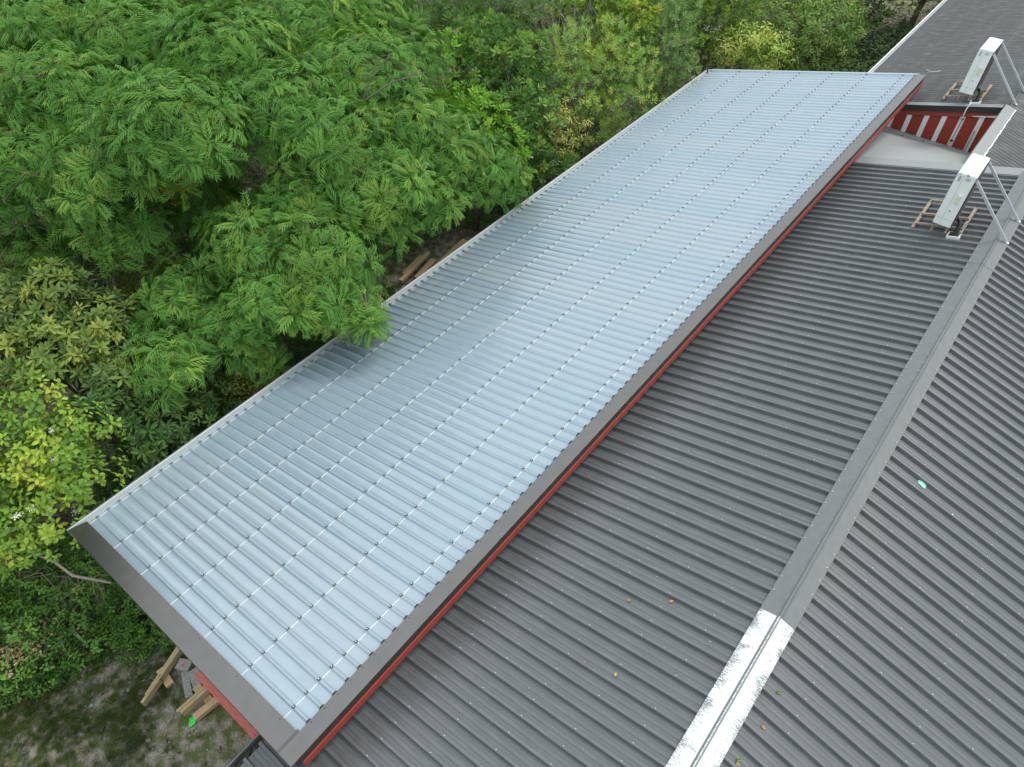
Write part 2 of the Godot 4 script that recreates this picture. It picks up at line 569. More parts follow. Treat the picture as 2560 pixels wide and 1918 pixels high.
func far_building() -> void:
	var t := thing("house", "building behind with weathered corrugated roof, red end wall striped by white battens", "building", Vector3(-2, 0, -26))
	var o := -t.position
	var ca := cos(ROOF_A)
	var sa := sin(ROOF_A)
	var prof := []
	for i in 40 * 13 * 6:
		var w := i * 0.112 / 6
		if w > 26.0:
			break
		prof.append(Vector2(w, 0.016 * cos(TAU * w / 0.112)))
	var st := mb()
	st.set_smooth_group(0)
	sweep(st, prof, rp(-0.84) + Vector3(0, 0, -17.3) + o, Vector3(0, 0, -1), Vector3(-sa, ca, 0), Vector3(-ca, -sa, 0), 3.2 / ca)
	put(st, "left_roof_slope", M.old_roof, t)
	var fr := func(x: float, off: float, z: float) -> Vector3:
		return Vector3(x + sin(ROOF_A) * off, 3.834 - (x + 0.84) * tan(ROOF_A) + cos(ROOF_A) * off, z) + o
	st = mb()
	st.set_smooth_group(0)
	sweep(st, prof, fr.call(-0.84, 0.0, -14.46), Vector3(0, 0, -1), Vector3(sa, ca, 0), Vector3(ca, -sa, 0), 5.0 / ca)
	put(st, "right_roof_slope", M.old_roof, t)
	# light ridge flashing beside the notch, with a ragged sealant edge
	st = mb()
	quad(st, fr.call(-0.9, 0.02, -14.5), fr.call(-0.84, 0.03, -14.5), fr.call(-0.84, 0.03, -17.36), fr.call(-0.9, 0.02, -17.36))
	quad(st, fr.call(-0.84, 0.03, -14.5), fr.call(-0.7, 0.024, -14.5), fr.call(-0.7, 0.024, -17.36), fr.call(-0.84, 0.03, -17.36))
	quad(st, fr.call(-0.9, 0.02, -14.5), fr.call(-0.9, 0.02, -17.36), fr.call(-0.9, -0.1, -17.36), fr.call(-0.9, -0.1, -14.5))
	var rf := put(st, "ridge_flashing", M.flash_light, t)
	st = mb()
	rng.seed = 19
	var z := -14.52
	while z > -17.3:
		var l := rng.randf_range(0.03, 0.09)
		box(st, fr.call(-0.695 + rng.randf_range(-0.004, 0.006), 0.02, z - l / 2), Vector3(rng.randf_range(0.012, 0.028), 0.016, l), Basis(Vector3(0, 0, 1), -ROOF_A))
		if rng.randf() < 0.5:
			screw(st, fr.call(-0.745, 0.027, z), 0.007, Vector3(sa, ca, 0))
		z -= l * rng.randf_range(0.9, 1.25)
	kind(put(st, "sealant_bead", M.sealant, rf), "stuff")
	# notch: red end wall with battens, black edge strip, sloping pale slab below
	st = mb()
	var wall := [Vector3(-3.9, 2.6, -17.36), Vector3(-0.86, 2.6, -17.36), rp(-0.86, -0.02) + Vector3(0, 0, -17.36), rp(-3.9, -0.02) + Vector3(0, 0, -17.36)]
	quad(st, wall[0] + o, wall[1] + o, wall[2] + o, wall[3] + o)
	var rw := put(st, "red_wall", M.red_wall, t)
	st = mb()
	quad(st, rp(-3.95, 0.012) + Vector3(0, 0, -17.27) + o, rp(-0.9, 0.012) + Vector3(0, 0, -17.27) + o, rp(-0.9, -0.115) + Vector3(0, 0, -17.27) + o, rp(-3.95, -0.115) + Vector3(0, 0, -17.27) + o)
	quad(st, rp(-3.95, -0.115) + Vector3(0, 0, -17.27) + o, rp(-0.9, -0.115) + Vector3(0, 0, -17.27) + o, rp(-0.9, -0.115) + Vector3(0, 0, -17.35) + o, rp(-3.95, -0.115) + Vector3(0, 0, -17.35) + o)
	put(st, "black_edge_strip", M.black_trim, t)
	st = mb()
	quad(st, rp(-3.95, 0.016) + Vector3(0, 0, -17.265) + o, rp(-0.92, 0.016) + Vector3(0, 0, -17.265) + o, rp(-0.92, 0.02) + Vector3(0, 0, -17.42) + o, rp(-3.95, 0.02) + Vector3(0, 0, -17.42) + o)
	put(st, "edge_flashing", M.flash_light, t)
	st = mb()
	bar(st, rp(-3.95, -0.175) + Vector3(0, 0, -17.335) + o, rp(-0.9, -0.175) + Vector3(0, 0, -17.335) + o, 0.04, 0.11)
	put(st, "red_board", M.red_trim, t)
	st = mb()      # primer smears left bare at the top corner
	for q in [[-1.42, -1.18, 0.02], [-1.2, -0.96, 0.05], [-1.0, -0.9, 0.04]]:
		quad(st, rp(q[0], -0.2) + Vector3(0, 0, -17.312) + o, rp(q[1], -0.2 + q[2] * 0.6) + Vector3(0, 0, -17.311) + o, rp(q[1], -0.228) + Vector3(0, 0, -17.311) + o, rp(q[0], -0.212) + Vector3(0, 0, -17.312) + o)
	put(st, "primer_patch", M.white_paint, t)
	for bx in [-3.22, -2.88, -2.54, -2.2, -1.865, -1.525, -1.18]:
		st = mb()
		var topy := rp(bx, -0.235).y
		bar(st, Vector3(bx, 2.7, -17.345) + o, Vector3(bx, topy, -17.345) + o, 0.1, 0.022, Vector3(0, 0, 1), 0.003)
		put(st, "batten", M.white_paint, rw)
	# pale slab between the two roofs, as one bent sheet of several strips
	st = mb()
	st.set_smooth_group(0)
	var nx := 12
	for i in nx:
		for j in 4:
			var p := []
			for c in [[i, j], [i + 1, j], [i + 1, j + 1], [i, j + 1]]:
				var x: float = lerpf(-3.9, -0.9, float(c[0]) / nx)
				var k: float = float(c[1]) / 4
				p.append(Vector3(x, lerpf(rp(x, -0.01).y, 2.72, k), lerpf(-14.4, -17.34, k)) + o)
			quad(st, p[0], p[1], p[2], p[3])
	put(st, "pale_slab", M.slab, t)
	var slab := func(x: float, k: float, up: float) -> Vector3:
		return Vector3(x, lerpf(rp(x, -0.01).y, 2.72, k) + up, lerpf(-14.4, -17.34, k)) + o
	st = mb()
	tube(st, [slab.call(-3.3, 0.86, 0.012), slab.call(-2.6, 0.86, 0.012), slab.call(-1.72, 0.86, 0.012), slab.call(-1.6, 0.89, 0.014), slab.call(-1.54, 0.97, 0.02), Vector3(-1.53, 2.85, -17.32) + o, Vector3(-1.52, 3.35, -17.32) + o], 0.009, 0.009, 5)
	var con := put(st, "conduit", M.cable, t)
	for bx in [-2.95, -2.45, -2.0]:
		st = mb()
		box(st, slab.call(bx, 0.86, 0.015), Vector3(0.014, 0.03, 0.05))
		put(st, "conduit_clip", M.black_trim, con)
	for by in [2.86, 3.36]:
		st = mb()
		box(st, Vector3(-1.525, by, -17.315) + o, Vector3(0.06, 0.025, 0.03))
		put(st, "conduit_clip", M.black_trim, con)
	st = mb()
	tube(st, [Vector3(-1.21, 2.72, -17.31) + o, Vector3(-1.2, 3.0, -17.31) + o, Vector3(-1.2, 3.2, -17.31) + o], 0.014, 0.014, 6)
	put(st, "drain_pipe", M.galv, t)
	# white eaves gutter
	st = mb()
	var g := [Vector2(0.0, 0.0), Vector2(0.0, -0.09), Vector2(0.12, -0.09), Vector2(0.12, 0.02), Vector2(0.145, 0.02), Vector2(0.145, -0.1), Vector2(-0.01, -0.1)]
	sweep(st, g, Vector3(-3.985, 2.94, -17.3) + o, Vector3(-1, 0, 0), Vector3(0, 1, 0), Vector3(0, 0, -1), 26.0)
	put(st, "gutter", M.white_paint, t)
	st = mb()
	box(st, Vector3(0.3, 1.4, -30.4) + o, Vector3(8.4, 2.8, 26.0))
	put(st, "wall", M.red_wall, t)
	st = mb()
	box(st, Vector3(0.3, 1.2, -15.9) + o, Vector3(6.6, 2.4, 2.8))
	put(st, "lower_wall", M.red_wall, t)

# ------------------------------------------------------------------ canopy
func canopy() -> void:
	var t := thing("canopy", "long lean-to canopy roofed with pale blue translucent ribbed sheets, grey flashings and a red fascia", "canopy", Vector3(-5.2, 0, -9))
	var o := -t.position
	var N := Vector3(-sin(CAN_A), cos(CAN_A), 0)
	var D := Vector3(cos(CAN_A), sin(CAN_A), 0)
	var pitch := 0.164
	var r0 := -0.447
	var far_z := -17.86
	var pan := -0.042
	# one sheet profile from lap rib to lap rib
	var rib := func(c: float, lap: bool) -> Array:      # rounded rib; the lap rib stands a little prouder
		var out := []
		var w := 0.033 if lap else 0.03
		for k in 11:
			var u := -1.0 + k / 5.0
			out.append(Vector2(c + u * w, (0.027 if lap else 0.022) * pow(0.5 + 0.5 * cos(PI * u), 0.75)))
		return out
	var one := func(first: int, last: int, start: float, stop: float, plain_start: bool) -> ArrayMesh:
		var pts := [Vector2(start, 0.0)] if start < first * pitch - 0.03 else []
		for k in range(first, last + 1):
			pts.append_array(rib.call(k * pitch, k == first and first == 0 and not plain_start))
		if stop > last * pitch + 0.03:
			pts.append(Vector2(stop, 0.0))
		var st := mb()
		st.set_smooth_group(0)
		for i in pts.size() - 1:
			for e in 8:
				var s0 := -7.935 + 5.04 * e / 8.0
				var s1 := -7.935 + 5.04 * (e + 1) / 8.0
				var a: Vector2 = pts[i]
				var b: Vector2 = pts[i + 1]
				quad(st, cp(s0, -a.x, pan + a.y), cp(s0, -b.x, pan + b.y), cp(s1, -b.x, pan + b.y), cp(s1, -a.x, pan + a.y))
		return mesh_of(st)
	var full: ArrayMesh = one.call(0, 4, 0.0, 0.0, false)
	# doubled edge of the sheet above, dressed over the lap rib
	var le := mb()
	le.set_smooth_group(0)
	for k in 8:
		var ua := -0.8 + k * 0.2
		var ub := ua + 0.2
		var f := func(u: float, s: float) -> Vector3:
			return cp(s, -u * 0.033, pan + 0.004 + 0.027 * pow(0.5 + 0.5 * cos(PI * u), 0.75))
		for e in 4:
			var s0 := -7.935 + 5.04 * e / 4.0
			var s1 := -7.935 + 5.04 * (e + 1) / 4.0
			quad(le, f.call(ua, s0), f.call(ub, s0), f.call(ub, s1), f.call(ua, s1))
	var lap_mesh := mesh_of(le)
	rng.seed = 23
	put_mesh(one.call(0, 2, -0.16, 0.0, true), "roof_sheet", M.sheet1, t, Transform3D(Basis.IDENTITY, o + Vector3(0, 0, r0)))
	var z := r0 - 2 * pitch
	while z - 4 * pitch > far_z:
		var sh := put_mesh(full, "roof_sheet", M["sheet%d" % rng.randi_range(0, 3)], t, Transform3D(Basis.IDENTITY, o + Vector3(0, 0, z)))
		z -= 4 * pitch
	var left := int(floor((z - far_z) / pitch))
	put_mesh(one.call(0, maxi(left, 1), 0.0, z - far_z, false), "roof_sheet", M.sheet2, t, Transform3D(Basis.IDENTITY, o + Vector3(0, 0, z)))
	# purlins, the white tape on each, screws with square washers on every rib
	var ribs := int((r0 - far_z) / pitch) + 1
	var wash := mb()
	var head := mb()
	var rot := Basis(Vector3(0, 0, 1), CAN_A)
	for k in 7:
		var s := -7.877 + 0.78 * k
		var st := mb()
		box(st, (cp(s, -0.3, -0.1) + cp(s, far_z + 0.02, -0.1)) * 0.5 + o, Vector3(0.045, 0.09, absf(far_z) - 0.32), rot)
		var pur := put(st, "purlin", M.timber, t)
		st = mb()
		box(st, (cp(s, -0.31, pan) + cp(s, far_z + 0.03, pan)) * 0.5 + o, Vector3(0.014, 0.007, absf(far_z) - 0.34), rot)
		put(st, "purlin_tape", M.tape, pur)
		for i in ribs:
			if rng.randf() < 0.03:
				continue
			var c := cp(s + rng.randf_range(-0.004, 0.004), r0 - i * pitch, pan + (0.0345 if i % 4 == 2 else 0.0255)) + o
			var b := rot * Basis(Vector3.UP, rng.randf_range(-0.15, 0.15))
			box(wash, c, Vector3(0.032, 0.004, 0.032), b)
			box(head, c + N * 0.004, Vector3(0.013, 0.006, 0.013), b)
	kind(put(wash, "screw_washers", M.washer, t), "stuff")
	kind(put(head, "screw_heads", M.screw, t), "stuff")
	# barge flashing at the near end
	var st := mb()
	var bz := -0.082
	var bw := -0.318
	var sl := -8.012
	var sr := -2.93
	quad(st, cp(sl, bz - 0.006, 0) + o, cp(sr, bz - 0.006, 0) + o, cp(sr, bw, 0) + o, cp(sl + 0.1, bw, 0) + o)
	quad(st, cp(sl, bz - 0.006, 0) + o, cp(sr, bz - 0.006, 0) + o, cp(sr, bz, -0.006) + o, cp(sl, bz, -0.006) + o)
	quad(st, cp(sl, bz, -0.006) + o, cp(sr, bz, -0.006) + o, cp(sr, bz, -0.2) + o, cp(sl, bz, -0.2) + o)
	quad(st, cp(sl + 0.1, bw, 0) + o, cp(sr, bw, 0) + o, cp(sr, bw - 0.004, -0.02) + o, cp(sl + 0.1, bw - 0.004, -0.02) + o)
	put(st, "barge_flashing", M.flash, t)
	st = mb()      # overlap step where the two flashings meet
	box(st, cp(-2.945, -0.21, 0.002) + o, Vector3(0.034, 0.003, 0.25), rot)
	put(st, "flashing_lap", mat(lin(0.09, 0.088, 0.086), 0.4), t)
	# apron flashing along the high side, dressed over every rib
	st = mb()
	var ai := -2.925
	var ao := -2.726
	var az := -0.085
	quad(st, cp(ai, az, 0.004) + o, cp(ao - 0.006, az, 0.004) + o, cp(ao - 0.006, far_z, 0.004) + o, cp(ai, far_z, 0.004) + o)
	quad(st, cp(ao - 0.006, az, 0.004) + o, cp(ao, az, -0.002) + o, cp(ao, far_z, -0.002) + o, cp(ao - 0.006, far_z, 0.004) + o)
	quad(st, cp(ao, az, -0.002) + o, cp(ao, az, -0.002) + Vector3(0, -0.03, 0) + o, cp(ao, far_z, -0.002) + Vector3(0, -0.03, 0) + o, cp(ao, far_z, -0.002) + o)
	quad(st, cp(ai, az, 0.004) + o, cp(ai, far_z, 0.004) + o, cp(ai - 0.002, far_z, -0.03) + o, cp(ai - 0.002, az, -0.03) + o)
	quad(st, cp(ai, az, 0.004) + o, cp(ao, az, 0.004) + o, cp(ao, az, -0.2) + o, cp(ai, az, -0.2) + o)
	put(st, "apron_flashing", M.flash, t)
	var bump := mb()
	bump.set_smooth_group(0)
	for a in 6:
		var q0 := PI * a / 6
		var q1 := PI * (a + 1) / 6
		for seg in [[-0.004, 1.0, 0.022, 0.95], [0.022, 0.95, 0.036, 0.45]]:
			var f := func(q: float, d: float, r: float) -> Vector3:
				return cp(ai - d, cos(q) * 0.036 * (0.6 + 0.4 * r), -0.036 + sin(q) * 0.042 * r)
			quad(bump, f.call(q0, seg[0], seg[1]), f.call(q1, seg[0], seg[1]), f.call(q1, seg[2], seg[3]), f.call(q0, seg[2], seg[3]))
	var bm := mesh_of(bump)
	st = mb()
	for i in ribs:
		put_mesh(bm, "rib_closure", M.dark_trim, t, Transform3D(Basis.IDENTITY, o + Vector3(0, 0, r0 - i * pitch)))
		screw(st, cp(ai + 0.028, r0 - i * pitch - 0.01, 0.005) + o, 0.0055, N)
	for i in 7:
		screw(st, cp(-7.877 + 0.78 * i, bw + 0.03, 0.001) + o, 0.0055, N)
	kind(put(st, "flashing_screws", M.dark_trim, t), "stuff")
	# under the high edge: strip coloured dark for the shaded gap, then red board
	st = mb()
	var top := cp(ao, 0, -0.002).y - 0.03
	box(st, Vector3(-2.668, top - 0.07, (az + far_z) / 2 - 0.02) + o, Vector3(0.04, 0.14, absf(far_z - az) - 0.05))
	put(st, "shaded_gap_strip", M.dark_trim, t)
	st = mb()
	box(st, Vector3(-2.656, top - 0.198, (az + far_z) / 2 - 0.04) + o, Vector3(0.045, 0.115, absf(far_z - az) - 0.12))
	put(st, "red_fascia", M.red_board, t)
	st = mb()
	box(st, cp(-5.45, far_z - 0.012, -0.03) + o, Vector3(5.06, 0.07, 0.022), rot)
	put(st, "end_trim", M.tape, t)
	# gutter along the low edge
	st = mb()
	var g := [Vector2(0.02, 0.0), Vector2(0.02, -0.1), Vector2(0.115, -0.1), Vector2(0.115, -0.008), Vector2(0.128, -0.004), Vector2(0.128, -0.11), Vector2(0.0, -0.11)]
	sweep(st, g, cp(-7.9, bz + 0.004, -0.03) + o, Vector3(-1, 0, 0), Vector3(0, 1, 0), Vector3(0, 0, -1), absf(far_z) - 0.08)
	var gut := put(st, "gutter", M.gutter, t)
	st = mb()
	bar(st, cp(-7.9, bz, -0.03) + Vector3(-0.131, 0.0, 0) + o, cp(-7.9, far_z, -0.03) + Vector3(-0.131, 0.0, 0) + o, 0.012, 0.014)
	put(st, "gutter_lip", M.flash, gut)
	# frame below
	for i in 6:
		var pz := lerpf(-0.75, -17.5, i / 5.0)
		st = mb()
		box(st, cp(-5.42, pz, -0.24) + o, Vector3(4.7, 0.18, 0.07), rot)
		put(st, "rafter", M.timber, t)
		st = mb()
		var py := cp(-7.6, pz, -0.3).y
		box(st, Vector3(cp(-7.6, pz).x, py / 2 - 0.03, pz) + o, Vector3(0.1, py + 0.06, 0.1))
		put(st, "post", M.timber, t)
		st = mb()      # riser from the roof below to the high edge
		var hx := -2.95
		var y0 := rp(hx).y - 0.05 if pz > -14.3 else 0.0
		var y1 := cp(-3.05, pz, -0.2).y
		box(st, Vector3(hx, (y0 + y1) / 2, pz) + o, Vector3(0.08, y1 - y0, 0.08))
		put(st, "riser", M.galv, t)

# ------------------------------------------------------------------ machines
func air_conditioner(label: String, shift: Vector3, spotted: bool) -> void:
	var t := thing("air_conditioner", label, "air conditioner", Vector3(-0.61, 3.9, -12.05) + shift, "air conditioners on the roofs")
	var o := Vector3(0.61, -3.9, 12.05)
	var x0 := -0.742
	var x1 := -0.478
	var z0 := -11.7
	var z1 := -12.4
	var y0 := 4.15
	var y1 := 5.05
	var st := mb()
	# body outline seen from the end, front edge rounded
	var out := []
	for p in [[x1, y0], [x1, y1], [x0 + 0.05, y1], [x0 + 0.02, y1 - 0.012], [x0, y1 - 0.05], [x0 - 0.004, y0 + 0.2], [x0, y0]]:
		out.append(Vector3(p[0], p[1], 0) + o)
	for i in out.size():
		var a: Vector3 = out[i]
		var b: Vector3 = out[(i + 1) % out.size()]
		quad(st, a + Vector3(0, 0, z0), b + Vector3(0, 0, z0), b + Vector3(0, 0, z1), a + Vector3(0, 0, z1))
	for z in [z0, z1]:
		for i in range(1, out.size() - 1):
			for v in [out[0], out[i], out[i + 1]]:
				st.add_vertex(v + Vector3(0, 0, z))
	put(st, "body", M.ac, t)
	st = mb()
	var prof := [Vector2(x1 + 0.006, y1 - 0.035), Vector2(x1 + 0.006, y1 + 0.008), Vector2(x0 + 0.05, y1 + 0.008), Vector2(x0 + 0.008, y1 - 0.006), Vector2(x0 - 0.006, y1 - 0.05)]
	sweep(st, prof, Vector3(0, 0, z0 + 0.006) + o, Vector3(1, 0, 0), Vector3(0, 1, 0), Vector3(0, 0, -1), z0 - z1 + 0.012)
	var lid := [Vector2(x1 + 0.006, y1 - 0.03), Vector2(x1 + 0.006, y1 + 0.008), Vector2(x0 + 0.05, y1 + 0.008), Vector2(x0 + 0.008, y1 - 0.006), Vector2(x0 - 0.006, y1 - 0.03)]
	for i in range(1, 4):
		for v in [lid[0], lid[i], lid[i + 1]]:
			st.add_vertex(Vector3(v.x, v.y, z0 + 0.006) + o)
	put(st, "top_cover", M.ac_top if spotted else M.white_bright, t)
	st = mb()      # seams of the service panel, real grooves as thin dark inlays
	box(st, Vector3(x0 + 0.1, (y0 + y1) / 2 - 0.02, z0 + 0.001) + o, Vector3(0.004, y1 - y0 - 0.06, 0.003))
	box(st, Vector3((x0 + x1) / 2, y0 + 0.12, z0 + 0.001) + o, Vector3(x1 - x0 - 0.01, 0.004, 0.003))
	put(st, "panel_seam", M.sticker, t)
	st = mb()
	box(st, Vector3(x1 - 0.085, 4.64, z0 + 0.014) + o, Vector3(0.05, 0.16, 0.028))
	box(st, Vector3(x1 - 0.085, 4.69, z0 + 0.034) + o, Vector3(0.044, 0.045, 0.014))
	box(st, Vector3(x1 - 0.085, 4.61, z0 + 0.03) + o, Vector3(0.03, 0.05, 0.008), Basis(Vector3(0, 0, 1), 0.6))
	put(st, "isolator_switch", M.cream, t)
	st = mb()
	box(st, Vector3(x0 + 0.055, 4.96, z0 + 0.003) + o, Vector3(0.032, 0.09, 0.004))
	box(st, Vector3(x0 + 0.055 + 0.095, 4.42, z0 + 0.003) + o, Vector3(0.025, 0.028, 0.004))
	put(st, "sticker", M.sticker, t)
	st = mb()
	box(st, Vector3(x0 + 0.17, 4.98, z0 + 0.003) + o, Vector3(0.07, 0.05, 0.004))
	put(st, "rating_plate", M.galv, t)
	# coil at the back with its fins
	st = mb()
	box(st, Vector3(x1 + 0.006, (y0 + y1) / 2, (z0 + z1) / 2) + o, Vector3(0.012, y1 - y0 - 0.06, z0 - z1 - 0.03))
	var coil := put(st, "coil", M.ac_dark, t)
	st = mb()
	for i in 22:
		box(st, Vector3(x1 + 0.017, y0 + 0.05 + i * 0.038, (z0 + z1) / 2) + o, Vector3(0.012, 0.008, z0 - z1 - 0.02))
	put(st, "coil_guard", M.ac_dark, coil)
	# front fan grille on the far side from the ridge
	st = mb()
	for cy in [4.6]:
		for ring in 6:
			var path := []
			for k in 25:
				var a := TAU * k / 24
				path.append(Vector3(x0 - 0.014, cy + sin(a) * (0.05 + ring * 0.05), (z0 + z1) / 2 - 0.03 + cos(a) * (0.05 + ring * 0.05)) + o)
			tube(st, path, 0.003, 0.003, 4)
	put(st, "fan_grille", M.sticker, t)
	# rusty frame: rails on the roof, level cross bars on short legs
	var roof := func(x: float) -> float:
		return 4.12 - (0.19 - x) * tan(ROOF_A) + 0.042
	for r in [[-0.985, -11.84, -12.84], [-0.31, -11.84, -12.7]]:
		st = mb()
		var ry: float = roof.call(r[0]) + 0.022
		bar(st, Vector3(r[0], ry, r[1]) + o, Vector3(r[0], ry, r[2]) + o, 0.05, 0.035)
		put(st, "frame_rail", M.rust, t)
	for cz in [-11.93, -12.27, -12.78]:
		st = mb()
		var xa := -0.985
		var xb := -0.31
		if cz < -12.7:
			xb = -0.7
		bar(st, Vector3(xa, roof.call(xa) + 0.06, cz) + o, Vector3(xb, roof.call(xb) + 0.06, cz) + o, 0.035, 0.035)
		put(st, "cross_bar", M.rust, t)
	for c in [[x0 + 0.03, z0 - 0.12], [x1 - 0.03, z0 - 0.12], [x0 + 0.03, z1 + 0.12], [x1 - 0.03, z1 + 0.12]]:
		st = mb()
		var ly: float = roof.call(c[0]) + 0.01
		box(st, Vector3(c[0], (ly + y0) / 2, c[1]) + o, Vector3(0.035, y0 - ly, 0.035))
		put(st, "leg", M.rust, t)
	for s in [[z0 - 0.02, -11.88], [z1 + 0.02, -12.6]]:
		st = mb()
		bar(st, Vector3(x1 + 0.012, 5.0, s[0]) + o, Vector3(0.325, 4.145, s[1]) + o, 0.042, 0.02, Vector3(0, 0, 1), 0.003)
		var stru := put(st, "strut", M.galv, t)
		st = mb()
		box(st, Vector3(0.335, 4.14, s[1]) + o, Vector3(0.06, 0.018, 0.045), Basis(Vector3(0, 0, 1), -ROOF_A))
		put(st, "strut_foot", M.galv, stru)
	st = mb()
	var by: float = roof.call(-0.37)
	tube(st, [Vector3(-0.5, 4.17, -12.0) + o, Vector3(-0.45, 4.2, -11.96) + o, Vector3(-0.395, 4.19, -11.91) + o, Vector3(-0.37, 4.13, -11.87) + o, Vector3(-0.365, 4.06, -11.84) + o, Vector3(-0.37, by, -11.82) + o], 0.034, 0.034, 10)
	put(st, "pipe", M.rubber, t)
	st = mb()
	var rb := Basis(Vector3(0, 0, 1), ROOF_A)
	box(st, Vector3(-0.37, by - 0.01, -11.81) + o, Vector3(0.14, 0.05, 0.12), rb)
	var boot := put(st, "pipe_boot", M.rubber, t)
	st = mb()
	for q in [[-0.085, 0, 0.022, 0.15], [0.085, 0, 0.022, 0.15], [0, -0.075, 0.19, 0.022], [0, 0.075, 0.19, 0.022]]:
		box(st, Vector3(-0.37, by - 0.018, -11.81) + rb * Vector3(q[0], 0, q[1]) + o, Vector3(q[2], 0.05, q[3]), rb)
	put(st, "boot_sealant", M.sealant, boot)
	if not spotted:
		st = mb()
		var q := o - shift
		tube(st, [Vector3(-1.5, 3.72, -17.36) + q, Vector3(-1.52, 3.68, -17.28) + q, Vector3(-1.53, 3.6, -17.24) + q, Vector3(-1.53, 3.35, -17.3) + q], 0.012, 0.012, 6)
		put(st, "white_pipe", M.white_paint, t)

# ------------------------------------------------------------------ small things
func flat_leaf(size: float, wid: float) -> ArrayMesh:
	var st := mb()
	st.set_smooth_group(0)
	var n := 6
	for i in n:
		var a := float(i) / n
		var b := float(i + 1) / n
		var f := func(k: float, s: float) -> Vector3:
			return Vector3((k - 0.5) * size, 0.006 + 0.012 * absf(s) + 0.02 * (k - 0.5) * (k - 0.5), s * wid * sin(PI * pow(k, 0.85)))
		for s in [-0.5, 0.5]:
			quad(st, f.call(a, 0.0), f.call(b, 0.0), f.call(b, s), f.call(a, s))
	return mesh_of(st)

func litter_on_roofs() -> void:
	var yellow := mat(lin(0.62, 0.5, 0.14), 0.6)
	var tan_ := mat(lin(0.55, 0.36, 0.18), 0.7)
	var green := mat(lin(0.2, 0.32, 0.06), 0.6)
	var lm := flat_leaf(0.055, 0.028)
	var list := [[-1.11, -2.53, yellow, 0.5], [-0.79, -2.6, yellow, 1.9], [-1.12, -3.37, tan_, 0.2], [-0.75, -3.59, yellow, 0.6], [-0.97, -3.26, green, 0.1], [0.67, -4.41, tan_, 1.8], [0.46, -3.85, yellow, 0.2], [0.52, -2.98, tan_, 0.0], [0.47, -2.59, green, 0.8], [0.48, -2.55, yellow, 2.4], [-0.12, -6.33, tan_, 1.4], [0.5, -3.35, green, 0.4]]
	var words := {yellow: "yellow", tan_: "brown", green: "green"}
	for l in list:
		var x: float = l[0]
		var left := x < 0.19
		var b := Basis(Vector3(0, 0, 1), ROOF_A if left else -ROOF_A) * Basis(Vector3.UP, l[3])
		var at := (rp(x, 0.004) if left else rr(x, 0.004)) + Vector3(0, 0, l[1])
		var o := put_mesh(lm, "fallen_leaf", l[2], self, Transform3D(b, at))
		tag(o, "small %s fallen leaf lying on the %s roof slope" % [words[l[2]], "canopy-side" if left else "far side of the ridge,"], "leaf", "fallen leaves on the ribbed roof")
		if not left:
			o.set_meta("label", "small %s fallen leaf on the roof slope beyond the ridge cap" % words[l[2]])
	# teal scrap of plastic
	var st := mb()
	st.set_smooth_group(0)
	var ring := [Vector2(-0.055, -0.01), Vector2(-0.03, -0.042), Vector2(0.0, -0.05), Vector2(0.03, -0.03), Vector2(0.055, -0.012), Vector2(0.052, 0.035), Vector2(0.02, 0.04), Vector2(-0.01, 0.03), Vector2(-0.035, 0.03), Vector2(-0.05, 0.018)]
	for i in ring.size():
		var a: Vector2 = ring[i]
		var b2: Vector2 = ring[(i + 1) % ring.size()]
		for v in [Vector3(0, 0.012, 0), Vector3(a.x, 0.005, a.y), Vector3(b2.x, 0.005, b2.y)]:
			st.add_vertex(v)
		quad(st, Vector3(a.x, 0.005, a.y), Vector3(b2.x, 0.005, b2.y), Vector3(b2.x, 0, b2.y), Vector3(a.x, 0, a.y))
	var sc := put(st, "plastic_scrap", M.teal, self)
	sc.transform = Transform3D(Basis(Vector3(0, 0, 1), -ROOF_A), rr(0.79, 0.003) + Vector3(0, 0, -6.64))
	tag(sc, "mint green scrap lying on the dark ribbed roof", "scrap")
	st = mb()
	var p := []
	for k in 9:
		p.append(rp(-2.91 + 0.035 * k, 0.012) + Vector3(0, 0, -19.48 + 0.02 * k + 0.05 * sin(k * 0.55)))
	tube(st, p, 0.006, 0.006, 5)
	var c0: Vector3 = p[8]
	tube(st, [c0 + Vector3(-0.03, 0.005, 0.03), c0 + Vector3(0, 0.02, 0), c0 + Vector3(0.03, 0.008, -0.03)], 0.006, 0.006, 5)
	var cb := put(st, "cable_offcut", M.white_paint, self)
	tag(cb, "short white curl of cable left on the old corrugated roof", "cable")
	# dry leaf on the canopy
	var dl := put_mesh(flat_leaf(0.06, 0.025), "fallen_leaf", tan_, self, Transform3D(Basis(Vector3(0, 0, 1), CAN_A) * Basis(Vector3.UP, 0.7), cp(-7.35, -1.9, -0.043)))
	tag(dl, "dry brown leaf lying on the translucent canopy sheets", "leaf")

func board(called: String, a: Vector3, b: Vector3, w: float, h: float, m: Material, label: String, group := "", roll := 0.0) -> void:
	var mid := (a + b) / 2
	var st := mb()
	var up := Vector3.UP.rotated((b - a).normalized(), roll)
	bar(st, a - mid, b - mid, w, h, up, 0.004)
	var o := put(st, called, m, self)
	o.position = mid
	tag(o, label, "board", group)

